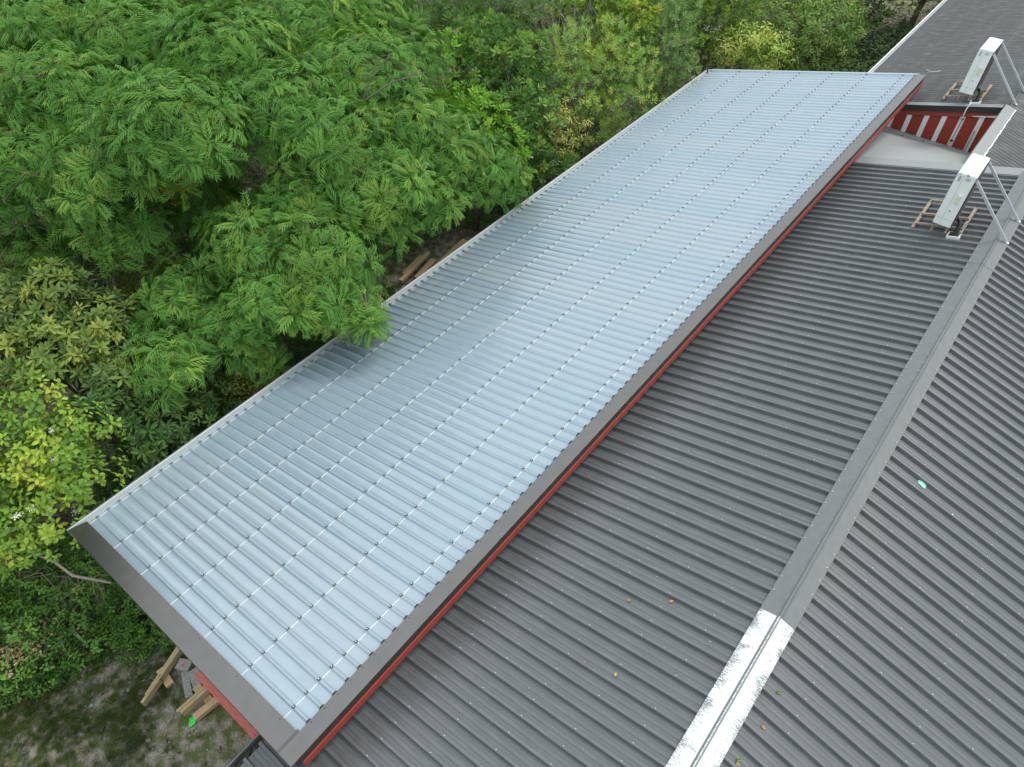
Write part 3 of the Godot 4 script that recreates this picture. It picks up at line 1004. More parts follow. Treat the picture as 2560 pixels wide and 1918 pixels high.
func timber() -> void:
	# stack of boards beside the low side of the canopy
	var g := "boards stacked under the trees"
	board("timber_board", Vector3(-9.72, 0.10, -8.25), Vector3(-10.02, 0.10, -10.6), 0.2, 0.05, M.timber_brown, "long knotty board on the outer side of the board stack", g)
	board("timber_board", Vector3(-9.5, 0.12, -8.3), Vector3(-9.78, 0.12, -10.65), 0.19, 0.05, M.timber_brown, "long plain board next to the canopy gutter", g)
	board("timber_board", Vector3(-9.42, 0.175, -8.6), Vector3(-9.6, 0.175, -10.62), 0.14, 0.05, M.timber_brown, "narrow long board lying on top of the long boards", g)
	board("timber_board", Vector3(-10.32, 0.05, -8.72), Vector3(-10.47, 0.05, -9.5), 0.16, 0.05, M.timber_brown, "short greyish board farthest from the canopy", g)
	board("timber_board", Vector3(-10.14, 0.125, -8.42), Vector3(-10.36, 0.125, -9.62), 0.1, 0.09, M.timber, "short pale squared board on top of two short boards", g)
	board("timber_board", Vector3(-9.98, 0.06, -8.8), Vector3(-10.15, 0.06, -9.55), 0.16, 0.06, M.timber_brown, "short board between the pale square board and the long boards", g)
	board("timber_board", Vector3(-9.45, 0.03, -11.2), Vector3(-9.6, 0.03, -11.9), 0.15, 0.05, M.timber_brown, "lone board end farther along the canopy gutter")
	# boards by the near end
	var g2 := "treated boards on the bare soil"
	board("timber_board", Vector3(-6.315, 0.14, 0.68), Vector3(-6.58, 0.14, -0.12), 0.045, 0.14, M.timber, "pale board on edge, inner one of the outer pair", g2)
	board("timber_board", Vector3(-6.365, 0.14, 0.58), Vector3(-6.625, 0.14, -0.14), 0.045, 0.14, M.timber, "pale board on edge, outer one of the outer pair", g2)
	board("timber_board", Vector3(-5.765, 0.23, 0.43), Vector3(-5.745, 0.23, -0.35), 0.045, 0.14, M.timber, "pale board on edge of the pair under the pink board", g2)
	board("timber_board", Vector3(-5.715, 0.23, 0.40), Vector3(-5.695, 0.23, -0.35), 0.045, 0.14, M.timber, "pale board on edge beside its twin, under the pink board", g2)
	board("timber_post", Vector3(-5.585, 0.11, 0.33), Vector3(-5.5, 0.11, -0.4), 0.1, 0.1, M.timber_brown, "square greenish timber post with a green plastic end cover")
	board("timber_block", Vector3(-5.6, 0.06, 0.05), Vector3(-5.95, 0.06, 0.05), 0.12, 0.16, M.timber_brown, "dark timber block under the pair of boards")
	board("timber_block", Vector3(-6.3, 0.03, 0.28), Vector3(-6.62, 0.03, 0.24), 0.12, 0.09, M.timber_brown, "dark timber block under the outer pair of boards")
	board("pink_board", Vector3(-4.53, 0.325, -0.075), Vector3(-5.98, 0.325, -0.075), 0.1, 0.045, M.pink, "pink primed board with a magenta paint mark near one end")
	var st := mb()
	st.set_smooth_group(0)
	disc(st, Vector3.ZERO, 0.032, Vector3.UP)
	var o := put(st, "paint_mark", M.hot_pink, self.get_node("pink_board"))
	o.position = Vector3(0.64, 0.0245, 0)
	st = mb()
	box(st, Vector3.ZERO, Vector3(0.06, 0.1, 0.006), Basis(Vector3.UP, 0.3))
	o = put(st, "plastic_strap", M.green_strap, self)
	o.position = Vector3(-6.405, 0.15, 0.32)
	tag(o, "dark green plastic strap hanging on the outer pair of boards", "strap")
	# green plastic cover
	st = mb()
	st.set_smooth_group(0)
	var top := Vector3(0.005, 0.05, -0.06)
	var ring := [Vector3(-0.055, 0, 0.012), Vector3(-0.012, 0, 0.05), Vector3(0.03, 0.005, 0.075), Vector3(0.045, 0.01, 0.01), Vector3(0.022, 0.03, -0.05), Vector3(-0.01, 0.03, -0.058)]
	for i in ring.size():
		for v in [Vector3(0, 0.055, 0.0), ring[i], ring[(i + 1) % ring.size()]]:
			st.add_vertex(v)
	for i in ring.size() - 2:
		for v in [ring[0], ring[i + 1], ring[i + 2]]:
			st.add_vertex(v)
	o = put(st, "plastic_cover", M.green_plastic, self)
	o.transform = Transform3D(Basis().scaled(Vector3(1.35, 1.35, 1.35)), Vector3(-5.62, 0.02, 0.36))
	tag(o, "bright green plastic cover on the end of a timber post", "cover")
	# broken concrete
	for c in [[Vector3(-6.36, 0.08, -0.02), Vector3(0.2, 0.12, 0.16), 0.5, "concrete block with a pink paint mark"], [Vector3(-6.06, 0.06, -0.04), Vector3(0.3, 0.1, 0.2), -0.3, "smooth concrete block next to the pink board"], [Vector3(-6.12, 0.03, 0.12), Vector3(0.42, 0.06, 0.1), -0.42, "rough concrete rubble strip in front of the blocks"]]:
		st = mb()
		rng.seed = int(c[0].x * 100)
		rock(st, Vector3.ZERO, c[1], 0.09)
		o = put(st, "concrete_block", M.concrete, self)
		o.transform = Transform3D(Basis(Vector3.UP, c[2]), c[0])
		tag(o, c[3], "concrete")
	st = mb()
	st.set_smooth_group(0)
	disc(st, Vector3.ZERO, 0.025, Vector3.UP)
	o = put(st, "paint_mark", M.hot_pink, self.get_node("concrete_block"))
	o.position = Vector3(-0.01, 0.066, 0.01)

func disc(st: SurfaceTool, c: Vector3, r: float, n: Vector3) -> void:
	for k in 14:
		var a := TAU * k / 14
		var b := TAU * (k + 1) / 14
		var ra := r * (0.8 + 0.25 * sin(k * 2.1))
		var rb := r * (0.8 + 0.25 * sin(((k + 1) % 14) * 2.1))
		for v in [c, c + Vector3(cos(a) * ra, 0, sin(a) * ra), c + Vector3(cos(b) * rb, 0, sin(b) * rb)]:
			st.add_vertex(v)

func rock(st: SurfaceTool, c: Vector3, s: Vector3, rough: float) -> void:
	var cube := []
	for i in 8:
		cube.append(c + Vector3((0.5 if i & 1 else -0.5) * s.x * rng.randf_range(1 - rough, 1 + rough), (0.5 if i & 2 else -0.5) * s.y * rng.randf_range(1 - rough, 1 + rough), (0.5 if i & 4 else -0.5) * s.z * rng.randf_range(1 - rough, 1 + rough)))
	for f in [[2, 6, 7, 3], [0, 1, 5, 4], [0, 2, 3, 1], [4, 5, 7, 6], [0, 4, 6, 2], [1, 3, 7, 5]]:
		quad(st, cube[f[0]], cube[f[1]], cube[f[2]], cube[f[3]])

# ------------------------------------------------------------------ plants
# one leaf: folded along its midrib and bent down towards the tip
func leaf(st: SurfaceTool, b: Vector3, dir: Vector3, up: Vector3, l: float, w: float, droop: float, fold: float, fine: bool, tone: float) -> void:
	var side := dir.cross(up).normalized()
	var nrm := side.cross(dir).normalized()
	st.set_color(Color(tone, tone, tone))
	if not fine:
		var t := b + dir * l - nrm * droop * l
		var m := b + dir * l * 0.45 - nrm * droop * l * 0.12
		for s in [-1.0, 1.0]:
			for v in [b, m + side * s * w * 0.5 + nrm * fold * w, t]:
				st.add_vertex(v)
		return
	var k := [[0.0, 0.05], [0.3, 0.8], [0.6, 1.0], [0.85, 0.55], [1.0, 0.0]]
	for i in 4:
		var p := []
		for j in [i, i + 1]:
			var f: float = k[j][0]
			var c := b + dir * l * f - nrm * droop * l * f * f
			p.append([c, c + side * w * 0.5 * k[j][1] + nrm * fold * w * k[j][1], c - side * w * 0.5 * k[j][1] + nrm * fold * w * k[j][1]])
		quad(st, p[0][0], p[0][1], p[1][1], p[1][0])
		quad(st, p[0][0], p[1][0], p[1][2], p[0][2])

func twig_tone() -> float:
	return rng.randf_range(0.75, 1.25)

# feathery spray of drooping pinnate leaves
func pinnate_spray(seed_: int) -> ArrayMesh:
	rng.seed = seed_
	var st := mb()
	var fronds := 7
	for f in fronds:
		var a := TAU * f / fronds + rng.randf_range(-0.4, 0.4)
		var d := Vector3(cos(a), rng.randf_range(-0.1, 0.9), sin(a)).normalized()
		var p := Vector3(0, rng.randf_range(-0.05, 0.05), 0)
		var length := rng.randf_range(0.2, 0.34)
		var tone := rng.randf_range(0.8, 1.2)
		var pairs := 6
		for k in pairs:
			var step := length / pairs
			p += d * step
			d = (d + Vector3(0, -0.1, 0)).normalized()
			if k == 0:
				continue
			var side := d.cross(Vector3.UP).normalized()
			for s in [-1.0, 1.0]:
				var ld: Vector3 = (d * 0.95 + side * s * 0.62 + Vector3(0, -0.2, 0)).normalized()
				leaf(st, p, ld, Vector3.UP, rng.randf_range(0.1, 0.15), 0.026, 0.1, 0.12, false, tone * rng.randf_range(0.88, 1.12))
		leaf(st, p, d, Vector3.UP, 0.12, 0.024, 0.2, 0.12, false, tone)
		# slender stalk
		st.set_color(Color(1.7, 1.2, 1.1))
		var s0 := Vector3(0.003, 0.0, 0.003)
		for v in [Vector3.ZERO, p * 0.5 + s0 + Vector3(0, 0.02, 0), p * 0.5 - s0 + Vector3(0, 0.02, 0)]:
			st.add_vertex(v)
	return mesh_of(st)

# whorl of simple leaves round a shoot
func whorl(seed_: int, n: int, l: float, w: float, lo: float, hi: float, droop: float, stem: float, fine: bool) -> ArrayMesh:
	rng.seed = seed_
	var st := mb()
	for i in n:
		var k := float(i) / n
		var a := i * 2.4 + rng.randf_range(-0.3, 0.3)
		var e := lerpf(lo, hi, k) + rng.randf_range(-0.18, 0.18)
		var d := Vector3(cos(a) * cos(e), sin(e), sin(a) * cos(e))
		var s := rng.randf_range(0.75, 1.15) * lerpf(1.0, 0.75, k)
		leaf(st, Vector3(0, k * stem, 0) + d * 0.01, d, Vector3.UP if absf(d.y) < 0.9 else Vector3.RIGHT, l * s, w * s, droop, 0.14, fine, rng.randf_range(0.8, 1.15) * lerpf(0.88, 1.3, k))
	return mesh_of(st)

# leaves scattered in a small tuft
func tuft(seed_: int, n: int, l: float, w: float, r: float) -> ArrayMesh:
	rng.seed = seed_
	var st := mb()
	for i in n:
		var p := Vector3(rng.randfn(), rng.randfn() * 0.6, rng.randfn()) * r * 0.5
		var a := rng.randf() * TAU
		var e := rng.randf_range(-0.5, 0.9)
		leaf(st, p, Vector3(cos(a) * cos(e), sin(e), sin(a) * cos(e)), Vector3.UP, l * rng.randf_range(0.7, 1.2), w * rng.randf_range(0.7, 1.2), 0.1, 0.1, false, twig_tone())
	return mesh_of(st)

var noise3 := FastNoiseLite.new()

# fills the crown of a plant: sprigs over lumpy lobes, oriented outwards
func crown(t: Node3D, lobes: Array, meshes: Array, colors: Array, dens: float, squash: float, size: float, upright: float, seed_: int, called := "crown") -> void:
	rng.seed = seed_
	noise3.seed = seed_
	noise3.frequency = 1.1
	var lists := []
	for m in meshes:
		lists.append([[], []])
	for L in lobes:
		var c: Vector3 = Vector3(L[0], L[1], L[2]) - t.position
		var r: float = L[3]
		c.y -= r * squash * 0.35
		var n := int(dens * r * r * 12.0)
		for i in n:
			var d := Vector3(rng.randfn(), rng.randfn(), rng.randfn()).normalized()
			if d.y < -0.35:
				d.y = -d.y
			var lump := 1.0 + 0.38 * noise3.get_noise_3dv((c + d * r) * 1.6)
			var depth := 1.0 - 0.5 * pow(rng.randf(), 2.2)
			var p := c + Vector3(d.x, d.y * squash, d.z) * r * lump * depth * 1.08
			if noise3.get_noise_3dv(p * 2.3 + Vector3(40, 0, 0)) < -0.34:
				continue
			if p.y + t.position.y < 0.05:
				continue
			var up := (Vector3(d.x, d.y / squash * 0.6, d.z).normalized() * (1.0 - upright) + Vector3.UP * upright + Vector3(rng.randfn(), rng.randfn(), rng.randfn()) * 0.22).normalized()
			var x := up.cross(Vector3(rng.randfn(), rng.randfn(), rng.randfn())).normalized()
			var b := Basis(x, up, x.cross(up)).scaled(Vector3.ONE * size * rng.randf_range(0.75, 1.2))
			var which := rng.randi() % meshes.size()
			var k := clampf(0.5 + 0.9 * noise3.get_noise_3dv(p * 1.3 + Vector3(0, 80, 0)) + rng.randf_range(-0.22, 0.22), 0.0, 0.999)
			var f := k * (colors.size() - 1)
			var col: Color = colors[int(f)].lerp(colors[int(f) + 1], f - int(f))
			var v := rng.randf_range(0.85, 1.15)
			lists[which][0].append(Transform3D(b, p))
			lists[which][1].append(Color(col.r * v, col.g * v, col.b * v))
	for i in meshes.size():
		scatter(t, called, meshes[i], lists[i][0], lists[i][1], M.leaf)

func scatter(t: Node3D, called: String, mesh: Mesh, places: Array, cols: Array, m: Material) -> MultiMeshInstance3D:
	var mm := MultiMesh.new()
	mm.transform_format = MultiMesh.TRANSFORM_3D
	mm.use_colors = cols.size() > 0
	mm.mesh = mesh
	mm.instance_count = places.size()
	for i in places.size():
		mm.set_instance_transform(i, places[i])
		if cols.size():
			mm.set_instance_color(i, cols[i])
	var o := MultiMeshInstance3D.new()
	o.multimesh = mm
	o.material_override = m
	o.name = called
	t.add_child(o, true)
	kind(o, "stuff")
	return o

# trunk with limbs reaching into every lobe
func trunk(t: Node3D, lobes: Array, r: float, fork: float, seed_: int, m: Material) -> void:
	rng.seed = seed_
	var st := mb()
	var top := Vector3(rng.randf_range(-0.15, 0.15), fork, rng.randf_range(-0.15, 0.15))
	tube(st, [Vector3(0, -0.1, 0), Vector3(0.04, fork * 0.4, 0.03), Vector3(top.x * 0.7, fork * 0.75, top.z * 0.7), top], r, r * 0.7, 9)
	for L in lobes:
		var e: Vector3 = Vector3(L[0], L[1] - L[3] * 0.25, L[2]) - t.position
		var a := top * rng.randf_range(0.75, 1.0)
		var mid := a.lerp(e, 0.5) + Vector3(rng.randf_range(-0.15, 0.15), 0.12 * (e - a).length() * rng.randf_range(0.3, 1.4), rng.randf_range(-0.15, 0.15))
		tube(st, [a, a.lerp(mid, 0.5) + Vector3(0, 0.05, 0), mid, mid.lerp(e, 0.6) + Vector3(rng.randf_range(-0.1, 0.1), 0.05, rng.randf_range(-0.1, 0.1)), e], r * 0.4, r * 0.09, 6)
		for k in 3:
			var d: Vector3 = Vector3(rng.randfn(), rng.randf_range(0.0, 0.7), rng.randfn()).normalized() * L[3] * 0.85
			tube(st, [mid.lerp(e, 0.5 + 0.15 * k), e.lerp(e + d, 0.5) + Vector3(0, 0.04, 0), e + d], r * 0.13, r * 0.03, 5)
	put(st, "trunk", m, t)

func plant(called: String, label: String, category: String, base: Vector2, lobes: Array, meshes: Array, colors: Array, dens: float, squash: float, size: float, upright: float, seed_: int, tr: float, fork: float, group := "") -> Node3D:
	var t := thing(called, label, category, Vector3(base.x, 0, base.y), group)
	trunk(t, lobes, tr, fork, seed_, M.bark)
	crown(t, lobes, meshes, colors, dens, squash, size, upright, seed_ + 1)
	return t

func plants() -> void:
	var LB := {
		"ash_a": [[-16.99,5.0,-5.9,1.03],[-14.08,5.4,-6.2,1.0],[-16.22,4.8,-3.84,1.07],[-13.46,5.2,-4.37,0.98],[-10.5,5.6,-4.7,0.97],[-12.98,4.6,-3.26,0.84],[-11.18,5.0,-3.84,0.84],[-13.24,4.4,-2.23,0.82],[-12.67,3.3,-2.37,0.6],[-11.27,3.9,-3.6,0.61],[-11.86,5.6,-6.7,1.0],[-12.17,3.9,-3.47,0.51],[-20.07,5,-5.07,1.24],[-15.6,4.6,-7.4,1.12],[-18.4,4.6,-7.6,1.3]],
		"ash_b": [[-12.35,5.25,-8.8,1.06],[-12.42,4.85,-10.62,0.87],[-10.21,5.25,-6.49,0.85],[-10.17,5.25,-8.07,0.97],[-11.4,4.4,-10.5,0.79],[-9.25,4.95,-6.62,0.84],[-9.31,4.5,-8.19,0.86],[-8.91,4.0,-8.76,0.83],[-8.54,3.4,-9.46,0.74],[-8.08,3.1,-9.7,0.48],[-8.4,4.35,-6.69,0.79],[-9.1,4.15,-5.76,0.73],[-9.41,3.85,-4.76,0.72],[-8.29,3.85,-5.25,0.7],[-8.39,3.5,-6.8,0.46],[-8.56,3.4,-7.99,0.64],[-8.41,3.4,-4.32,0.7],[-7.96,3.2,-5.23,0.56],[-7.36,3.0,-5.12,0.24],[-9.02,2.9,-3.67,0.61],[-9.07,2.85,-2.64,0.51],[-9.92,3.25,-3.58,0.55],[-8.59,2.4,-3.82,0.39],[-10.21,2.75,-2.67,0.45],[-13.2,5.0,-10.2,1.22],[-13.4,4.6,-8.6,1.13],[-7.43,3.35,-4.87,0.32],[-7.74,3.5,-4.77,0.51],[-6.99,3.3,-4.88,0.19],[-6.74,3.3,-4.9,0.15],[-12.27,3.6,-5.47,0.78],[-11.99,3.0,-5.31,0.72]],
		"loquat": [[-11.45,3.3,-1.76,0.58],[-10.99,3.5,-2.21,0.57],[-10.3,3.2,-2.23,0.57],[-10.41,3.2,-1.57,0.61],[-9.84,2.9,-1.96,0.5],[-10.82,3.0,-1.04,0.56],[-11.79,3.1,-1.05,0.64],[-11.0,2.6,-1.9,0.7]],
		"laurel": [[-9.51,2.3,-2.04,0.71],[-8.73,2.0,-2.14,0.64],[-8.96,1.9,-2.94,0.54],[-8.84,1.7,-1.72,0.58],[-9.45,2.5,-1.55,0.43],[-9.0,1.2,-1.4,0.6],[-8.6,1.1,-2.7,0.6]],
		"cherry": [[-9.95,2.9,-0.81,0.59],[-9.07,2.7,-0.86,0.52],[-9.25,2.5,-0.25,0.64],[-8.75,2.2,-0.56,0.53],[-8.67,2.0,0.0,0.64],[-8.88,2.0,0.42,0.51],[-9.35,2.3,-1.33,0.37],[-10.02,2.8,-0.08,0.64],[-9.6,1.8,0.5,0.7]],
		"dark_fine": [[-13.96,2.6,-3.12,0.85],[-13.05,2.5,-3.7,0.77],[-13.01,2.4,-4.23,0.63],[-14.84,2.7,-2.9,0.78],[-12.95,2.2,-3.17,0.61],[-13.5,1.6,-3.4,0.9],[-14.6,2.3,-4.0,0.9]],
		"yellow_fine": [[-12.93,2.4,-4.98,0.57],[-11.98,2.3,-3.8,0.53],[-12.1,2.3,-4.48,0.54],[-11.51,2.2,-3.3,0.37],[-12.2,1.6,-4.3,0.7]],
		"yellow_low": [[-8.92,1.9,-3.57,0.48],[-9.49,1.9,-3.48,0.42],[-9.2,1.3,-3.5,0.6]],
		"karo_dark": [[-12.34,3.9,-13.29,0.74],[-11.14,3.9,-12.78,0.71],[-10.45,3.7,-13.11,0.71],[-11.01,3.4,-12.18,0.63],[-10.12,3.2,-12.41,0.7],[-9.46,2.9,-12.48,0.62],[-9.88,2.7,-11.67,0.62],[-10.04,3.1,-13.53,0.56],[-9.29,2.1,-12.13,0.55],[-8.82,1.5,-12.66,0.57],[-10.4,1.8,-12.3,0.84]],
		"karo_bright": [[-11.59,3.8,-12.17,0.47],[-10.58,3.3,-11.27,0.53],[-9.95,3.1,-11.35,0.53],[-9.46,2.7,-11.32,0.53],[-9.15,2.2,-11.35,0.39],[-9.85,2.6,-10.79,0.45],[-10.2,1.8,-11.2,0.59]],
		"bush_light": [[-9.95,3.6,-14.67,0.61],[-9.92,3.2,-14.17,0.57],[-9.51,3.1,-14.79,0.5],[-9.38,3.6,-15.73,0.5],[-9.34,3.3,-15.2,0.41],[-9.43,2.7,-14.04,0.57],[-8.82,3.0,-15.92,0.59],[-8.58,2.6,-15.25,0.67],[-9.06,2.1,-14.81,0.6],[-9.3,1.4,-14.9,0.76]],
		"bush_yellow": [[-10.4,4.0,-16.6,0.63],[-9.9,3.9,-17.0,0.57],[-9.5,3.6,-17.0,0.5],[-11.2,3.9,-16.5,0.63],[-10.3,2.8,-16.8,0.76]],
		"bush_grey": [[-9.07,3.4,-17.58,0.66],[-8.58,2.9,-17.32,0.66],[-8.4,2.4,-17.25,0.62],[-8.75,2.1,-16.9,0.54],[-8.6,1.6,-16.59,0.54],[-9.03,3.5,-18.3,0.54],[-8.6,1.4,-15.99,0.54]],
		"maple": [[-9.17,2.5,-13.21,0.48],[-8.75,2.3,-13.3,0.43],[-8.99,2.1,-12.84,0.38],[-9.0,1.6,-13.1,0.4]],
		"pine_dark": [[-12.92,4.4,-13.9,0.9],[-12.1,4.3,-14.6,1.0],[-13.2,4.2,-13.0,0.9],[-13.9,4.4,-12.0,1.0]],
		"back_a": [[-9.13,2.7,-20.6,0.88],[-8.56,2.9,-21.13,0.87],[-9.59,1.7,-20.87,0.61],[-9.04,1.1,-21.65,0.64],[-10.2,3.0,-19.9,0.92],[-10.8,3.4,-18.6,0.84]],
		"weeping": [[-7.96,2.4,-20.7,0.72],[-7.41,2.1,-21.03,0.68],[-8.22,2.1,-20.37,0.59],[-7.7,1.5,-21.2,0.6]],
		"broad_bush": [[-7.19,2.5,-22.47,0.89],[-6.57,2.5,-23.35,0.9],[-6.89,1.7,-22.67,0.81],[-6.26,1.5,-23.43,0.62],[-7.47,1.1,-22.91,0.64]],
	}
	var spray := [pinnate_spray(1), pinnate_spray(2), pinnate_spray(3)]
	var ash_cols := [Color(0.1, 0.255, 0.05), Color(0.115, 0.28, 0.052), Color(0.15, 0.31, 0.055), Color(0.24, 0.38, 0.065)]
	var fa := plant("feathery_tree", "large feathery-leaved tree farthest from the canopy, broad drooping layers of green", "tree", Vector2(-13.6, -5.4), LB.ash_a, spray, ash_cols, 19.0, 0.7, 1.0, 0.3, 101, 0.11, 2.6, "feathery trees")
	var fb := plant("feathery_tree", "large feathery-leaved tree whose branch tip hangs over the canopy edge", "tree", Vector2(-10.4, -6.9), LB.ash_b, spray, ash_cols, 21.0, 0.7, 0.95, 0.3, 111, 0.11, 2.6, "feathery trees")
	bare_branch(fb, [[Vector3(-9.3, 4.3, -6.9), Vector3(-9.0, 5.3, -7.25), Vector3(-8.9, 5.75, -7.45), Vector3(-8.85, 5.85, -7.75)], [Vector3(-9.0, 5.3, -7.25), Vector3(-8.65, 5.6, -7.6), Vector3(-8.55, 5.55, -8.3)]])
	bare_branch(fa, [[Vector3(-13.0, 3.2, -3.2), Vector3(-12.3, 4.5, -2.5), Vector3(-11.9, 4.95, -2.85), Vector3(-11.3, 4.85, -3.35)], [Vector3(-12.9, 3.0, -2.6), Vector3(-12.3, 4.3, -2.3), Vector3(-12.2, 4.0, -2.0), Vector3(-12.1, 3.4, -1.9)], [Vector3(-13.6, 4.2, -4.6), Vector3(-13.4, 5.6, -3.9), Vector3(-13.0, 5.7, -4.1)]])
	rng.seed = 515
	var yp := []
	var yc := []
	for c in [Vector3(-11.2, 4.2, -4.75), Vector3(-11.3, 4.0, -4.55), Vector3(-11.4, 4.35, -5.2), Vector3(-11.9, 5.0, -6.9)]:
		for k in 7:
			yp.append(Transform3D(Basis.from_euler(Vector3(rng.randfn() * 0.3, rng.randf() * TAU, rng.randfn() * 0.3)).scaled(Vector3.ONE * rng.randf_range(0.5, 0.8)), c + Vector3(rng.randfn(), rng.randfn() * 0.5, rng.randfn()) * 0.16 - fa.position))
			yc.append(Color(0.546, 0.439, 0.030).lerp(Color(0.600, 0.561, 0.050), rng.randf()))
	scatter(fa, "yellow_leaves", spray[1], yp, yc, M.leaf)
	var broad := [whorl(5, 11, 0.155, 0.05, 0.0, 1.1, 0.22, 0.06, true), whorl(6, 10, 0.16, 0.052, -0.1, 1.0, 0.25, 0.06, true)]
	plant("shrub", "shrub with whorls of large leathery leaves, yellow-green at the shoot tips", "shrub", Vector2(-10.9, -1.7), LB.loquat, broad, [Color(0.12, 0.2, 0.06), Color(0.16, 0.25, 0.065), Color(0.23, 0.32, 0.07), Color(0.4, 0.44, 0.09)], 27.0, 0.85, 1.0, 0.5, 121, 0.06, 1.3)
	plant("shrub", "dark green laurel-like shrub close to the canopy gutter", "shrub", Vector2(-9.1, -2.1), LB.laurel, broad, [Color(0.072, 0.146, 0.045), Color(0.091, 0.177, 0.045), Color(0.130, 0.220, 0.050)], 26.0, 0.85, 0.95, 0.45, 131, 0.05, 0.8)
	var ovate := [whorl(7, 8, 0.105, 0.055, -0.3, 0.7, 0.2, 0.16, true), whorl(8, 7, 0.1, 0.05, -0.3, 0.6, 0.2, 0.2, true)]
	var ch := plant("shrub", "bright lime-green shrub with oval leaves and small white flower clusters", "shrub", Vector2(-9.2, -0.2), LB.cherry, ovate, [Color(0.130, 0.256, 0.040), Color(0.182, 0.329, 0.045), Color(0.286, 0.427, 0.055), Color(0.546, 0.573, 0.080)], 23.0, 0.85, 1.15, 0.4, 141, 0.05, 1.0)
	flowers(ch)
	plant("shrub", "low bright green shrub beside the flax plant at the soil's edge", "shrub", Vector2(-8.1, 1.0), [[-8.88, 0.9, 0.87, 0.5], [-8.45, 0.9, 1.2, 0.42], [-7.75, 0.5, 1.15, 0.36], [-7.5, 0.42, 0.72, 0.3], [-8.2, 0.6, 0.3, 0.42], [-8.9, 0.9, 1.7, 0.5], [-8.1, 0.5, 1.75, 0.4]], [ovate[1]], [Color(0.1, 0.24, 0.045), Color(0.13, 0.29, 0.05), Color(0.2, 0.36, 0.055)], 26.0, 0.8, 0.75, 0.45, 147, 0.03, 0.3)
	var fine := [tuft(9, 34, 0.03, 0.016, 0.22), tuft(10, 34, 0.03, 0.016, 0.22)]
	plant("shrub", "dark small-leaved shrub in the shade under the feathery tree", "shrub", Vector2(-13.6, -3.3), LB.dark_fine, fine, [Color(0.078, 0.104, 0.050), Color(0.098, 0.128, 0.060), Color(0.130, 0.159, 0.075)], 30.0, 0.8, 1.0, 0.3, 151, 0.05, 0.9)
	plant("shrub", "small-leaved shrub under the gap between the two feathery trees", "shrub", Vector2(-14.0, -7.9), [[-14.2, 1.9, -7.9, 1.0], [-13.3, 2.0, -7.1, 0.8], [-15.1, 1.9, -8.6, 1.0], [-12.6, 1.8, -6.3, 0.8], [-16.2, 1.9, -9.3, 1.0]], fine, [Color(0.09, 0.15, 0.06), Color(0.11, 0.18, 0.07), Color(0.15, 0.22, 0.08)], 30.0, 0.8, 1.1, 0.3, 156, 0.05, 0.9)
	var ycols := [Color(0.156, 0.207, 0.050), Color(0.260, 0.293, 0.070), Color(0.494, 0.439, 0.110)]
	plant("shrub", "pale yellowish small-leaved shrub between the dark shrub and the feathery tree", "shrub", Vector2(-12.2, -4.3), LB.yellow_fine, [tuft(11, 26, 0.04, 0.026, 0.2), tuft(12, 26, 0.04, 0.026, 0.2)], ycols, 24.0, 0.8, 1.0, 0.3, 161, 0.04, 0.9)
	plant("shrub", "pale yellowish small-leaved shrub next to the laurel-like shrub", "shrub", Vector2(-9.2, -3.5), LB.yellow_low, [tuft(13, 26, 0.04, 0.026, 0.2), tuft(14, 26, 0.04, 0.026, 0.2)], ycols, 24.0, 0.8, 1.0, 0.3, 171, 0.04, 0.7)
	var obov := [whorl(15, 13, 0.1, 0.036, 0.3, 1.35, -0.05, 0.05, true), whorl(16, 12, 0.105, 0.038, 0.2, 1.3, -0.05, 0.06, true)]
	plant("evergreen_shrub", "tall dark evergreen shrub with upright paddle leaves", "shrub", Vector2(-10.5, -12.5), LB.karo_dark, obov, [Color(0.100, 0.222, 0.070), Color(0.137, 0.282, 0.070), Color(0.200, 0.342, 0.084), Color(0.364, 0.529, 0.112)], 22.0, 1.0, 1.35, 0.6, 181, 0.09, 1.4, "evergreen shrubs behind the canopy")
	plant("evergreen_shrub", "fresh green evergreen shrub beside the feathery tree", "shrub", Vector2(-10.2, -11.2), LB.karo_bright, obov, [Color(0.182, 0.393, 0.063), Color(0.255, 0.495, 0.070), Color(0.382, 0.600, 0.084)], 20.0, 1.0, 1.35, 0.55, 191, 0.07, 1.3, "evergreen shrubs behind the canopy")
	var narrow := [whorl(17, 15, 0.085, 0.02, 0.2, 1.3, -0.05, 0.07, false), whorl(18, 15, 0.085, 0.021, 0.1, 1.3, -0.05, 0.08, false)]
	plant("evergreen_shrub", "rounded light green evergreen shrub with pale shoot tips", "shrub", Vector2(-9.4, -14.8), LB.bush_light, narrow, [Color(0.200, 0.342, 0.098), Color(0.273, 0.444, 0.112), Color(0.400, 0.547, 0.112), Color(0.600, 0.600, 0.140)], 26.0, 1.05, 1.35, 0.45, 201, 0.07, 1.2, "evergreen shrubs behind the canopy")
	plant("evergreen_shrub", "yellow-tipped evergreen shrub behind the light green one", "shrub", Vector2(-10.3, -16.8), LB.bush_yellow, obov, [Color(0.182, 0.325, 0.070), Color(0.291, 0.427, 0.070), Color(0.600, 0.600, 0.126)], 22.0, 0.95, 1.4, 0.5, 211, 0.08, 1.5, "evergreen shrubs behind the canopy")
	plant("evergreen_shrub", "tall greyish green evergreen shrub at the canopy's far corner", "shrub", Vector2(-8.75, -17.2), LB.bush_grey, narrow, [Color(0.164, 0.273, 0.098), Color(0.218, 0.342, 0.112), Color(0.291, 0.427, 0.126)], 26.0, 1.1, 1.35, 0.4, 221, 0.08, 1.2, "evergreen shrubs behind the canopy")
	var lance := [whorl(19, 9, 0.13, 0.035, -0.6, 0.5, 0.3, 0.1, true), whorl(20, 8, 0.13, 0.035, -0.7, 0.4, 0.3, 0.12, true)]
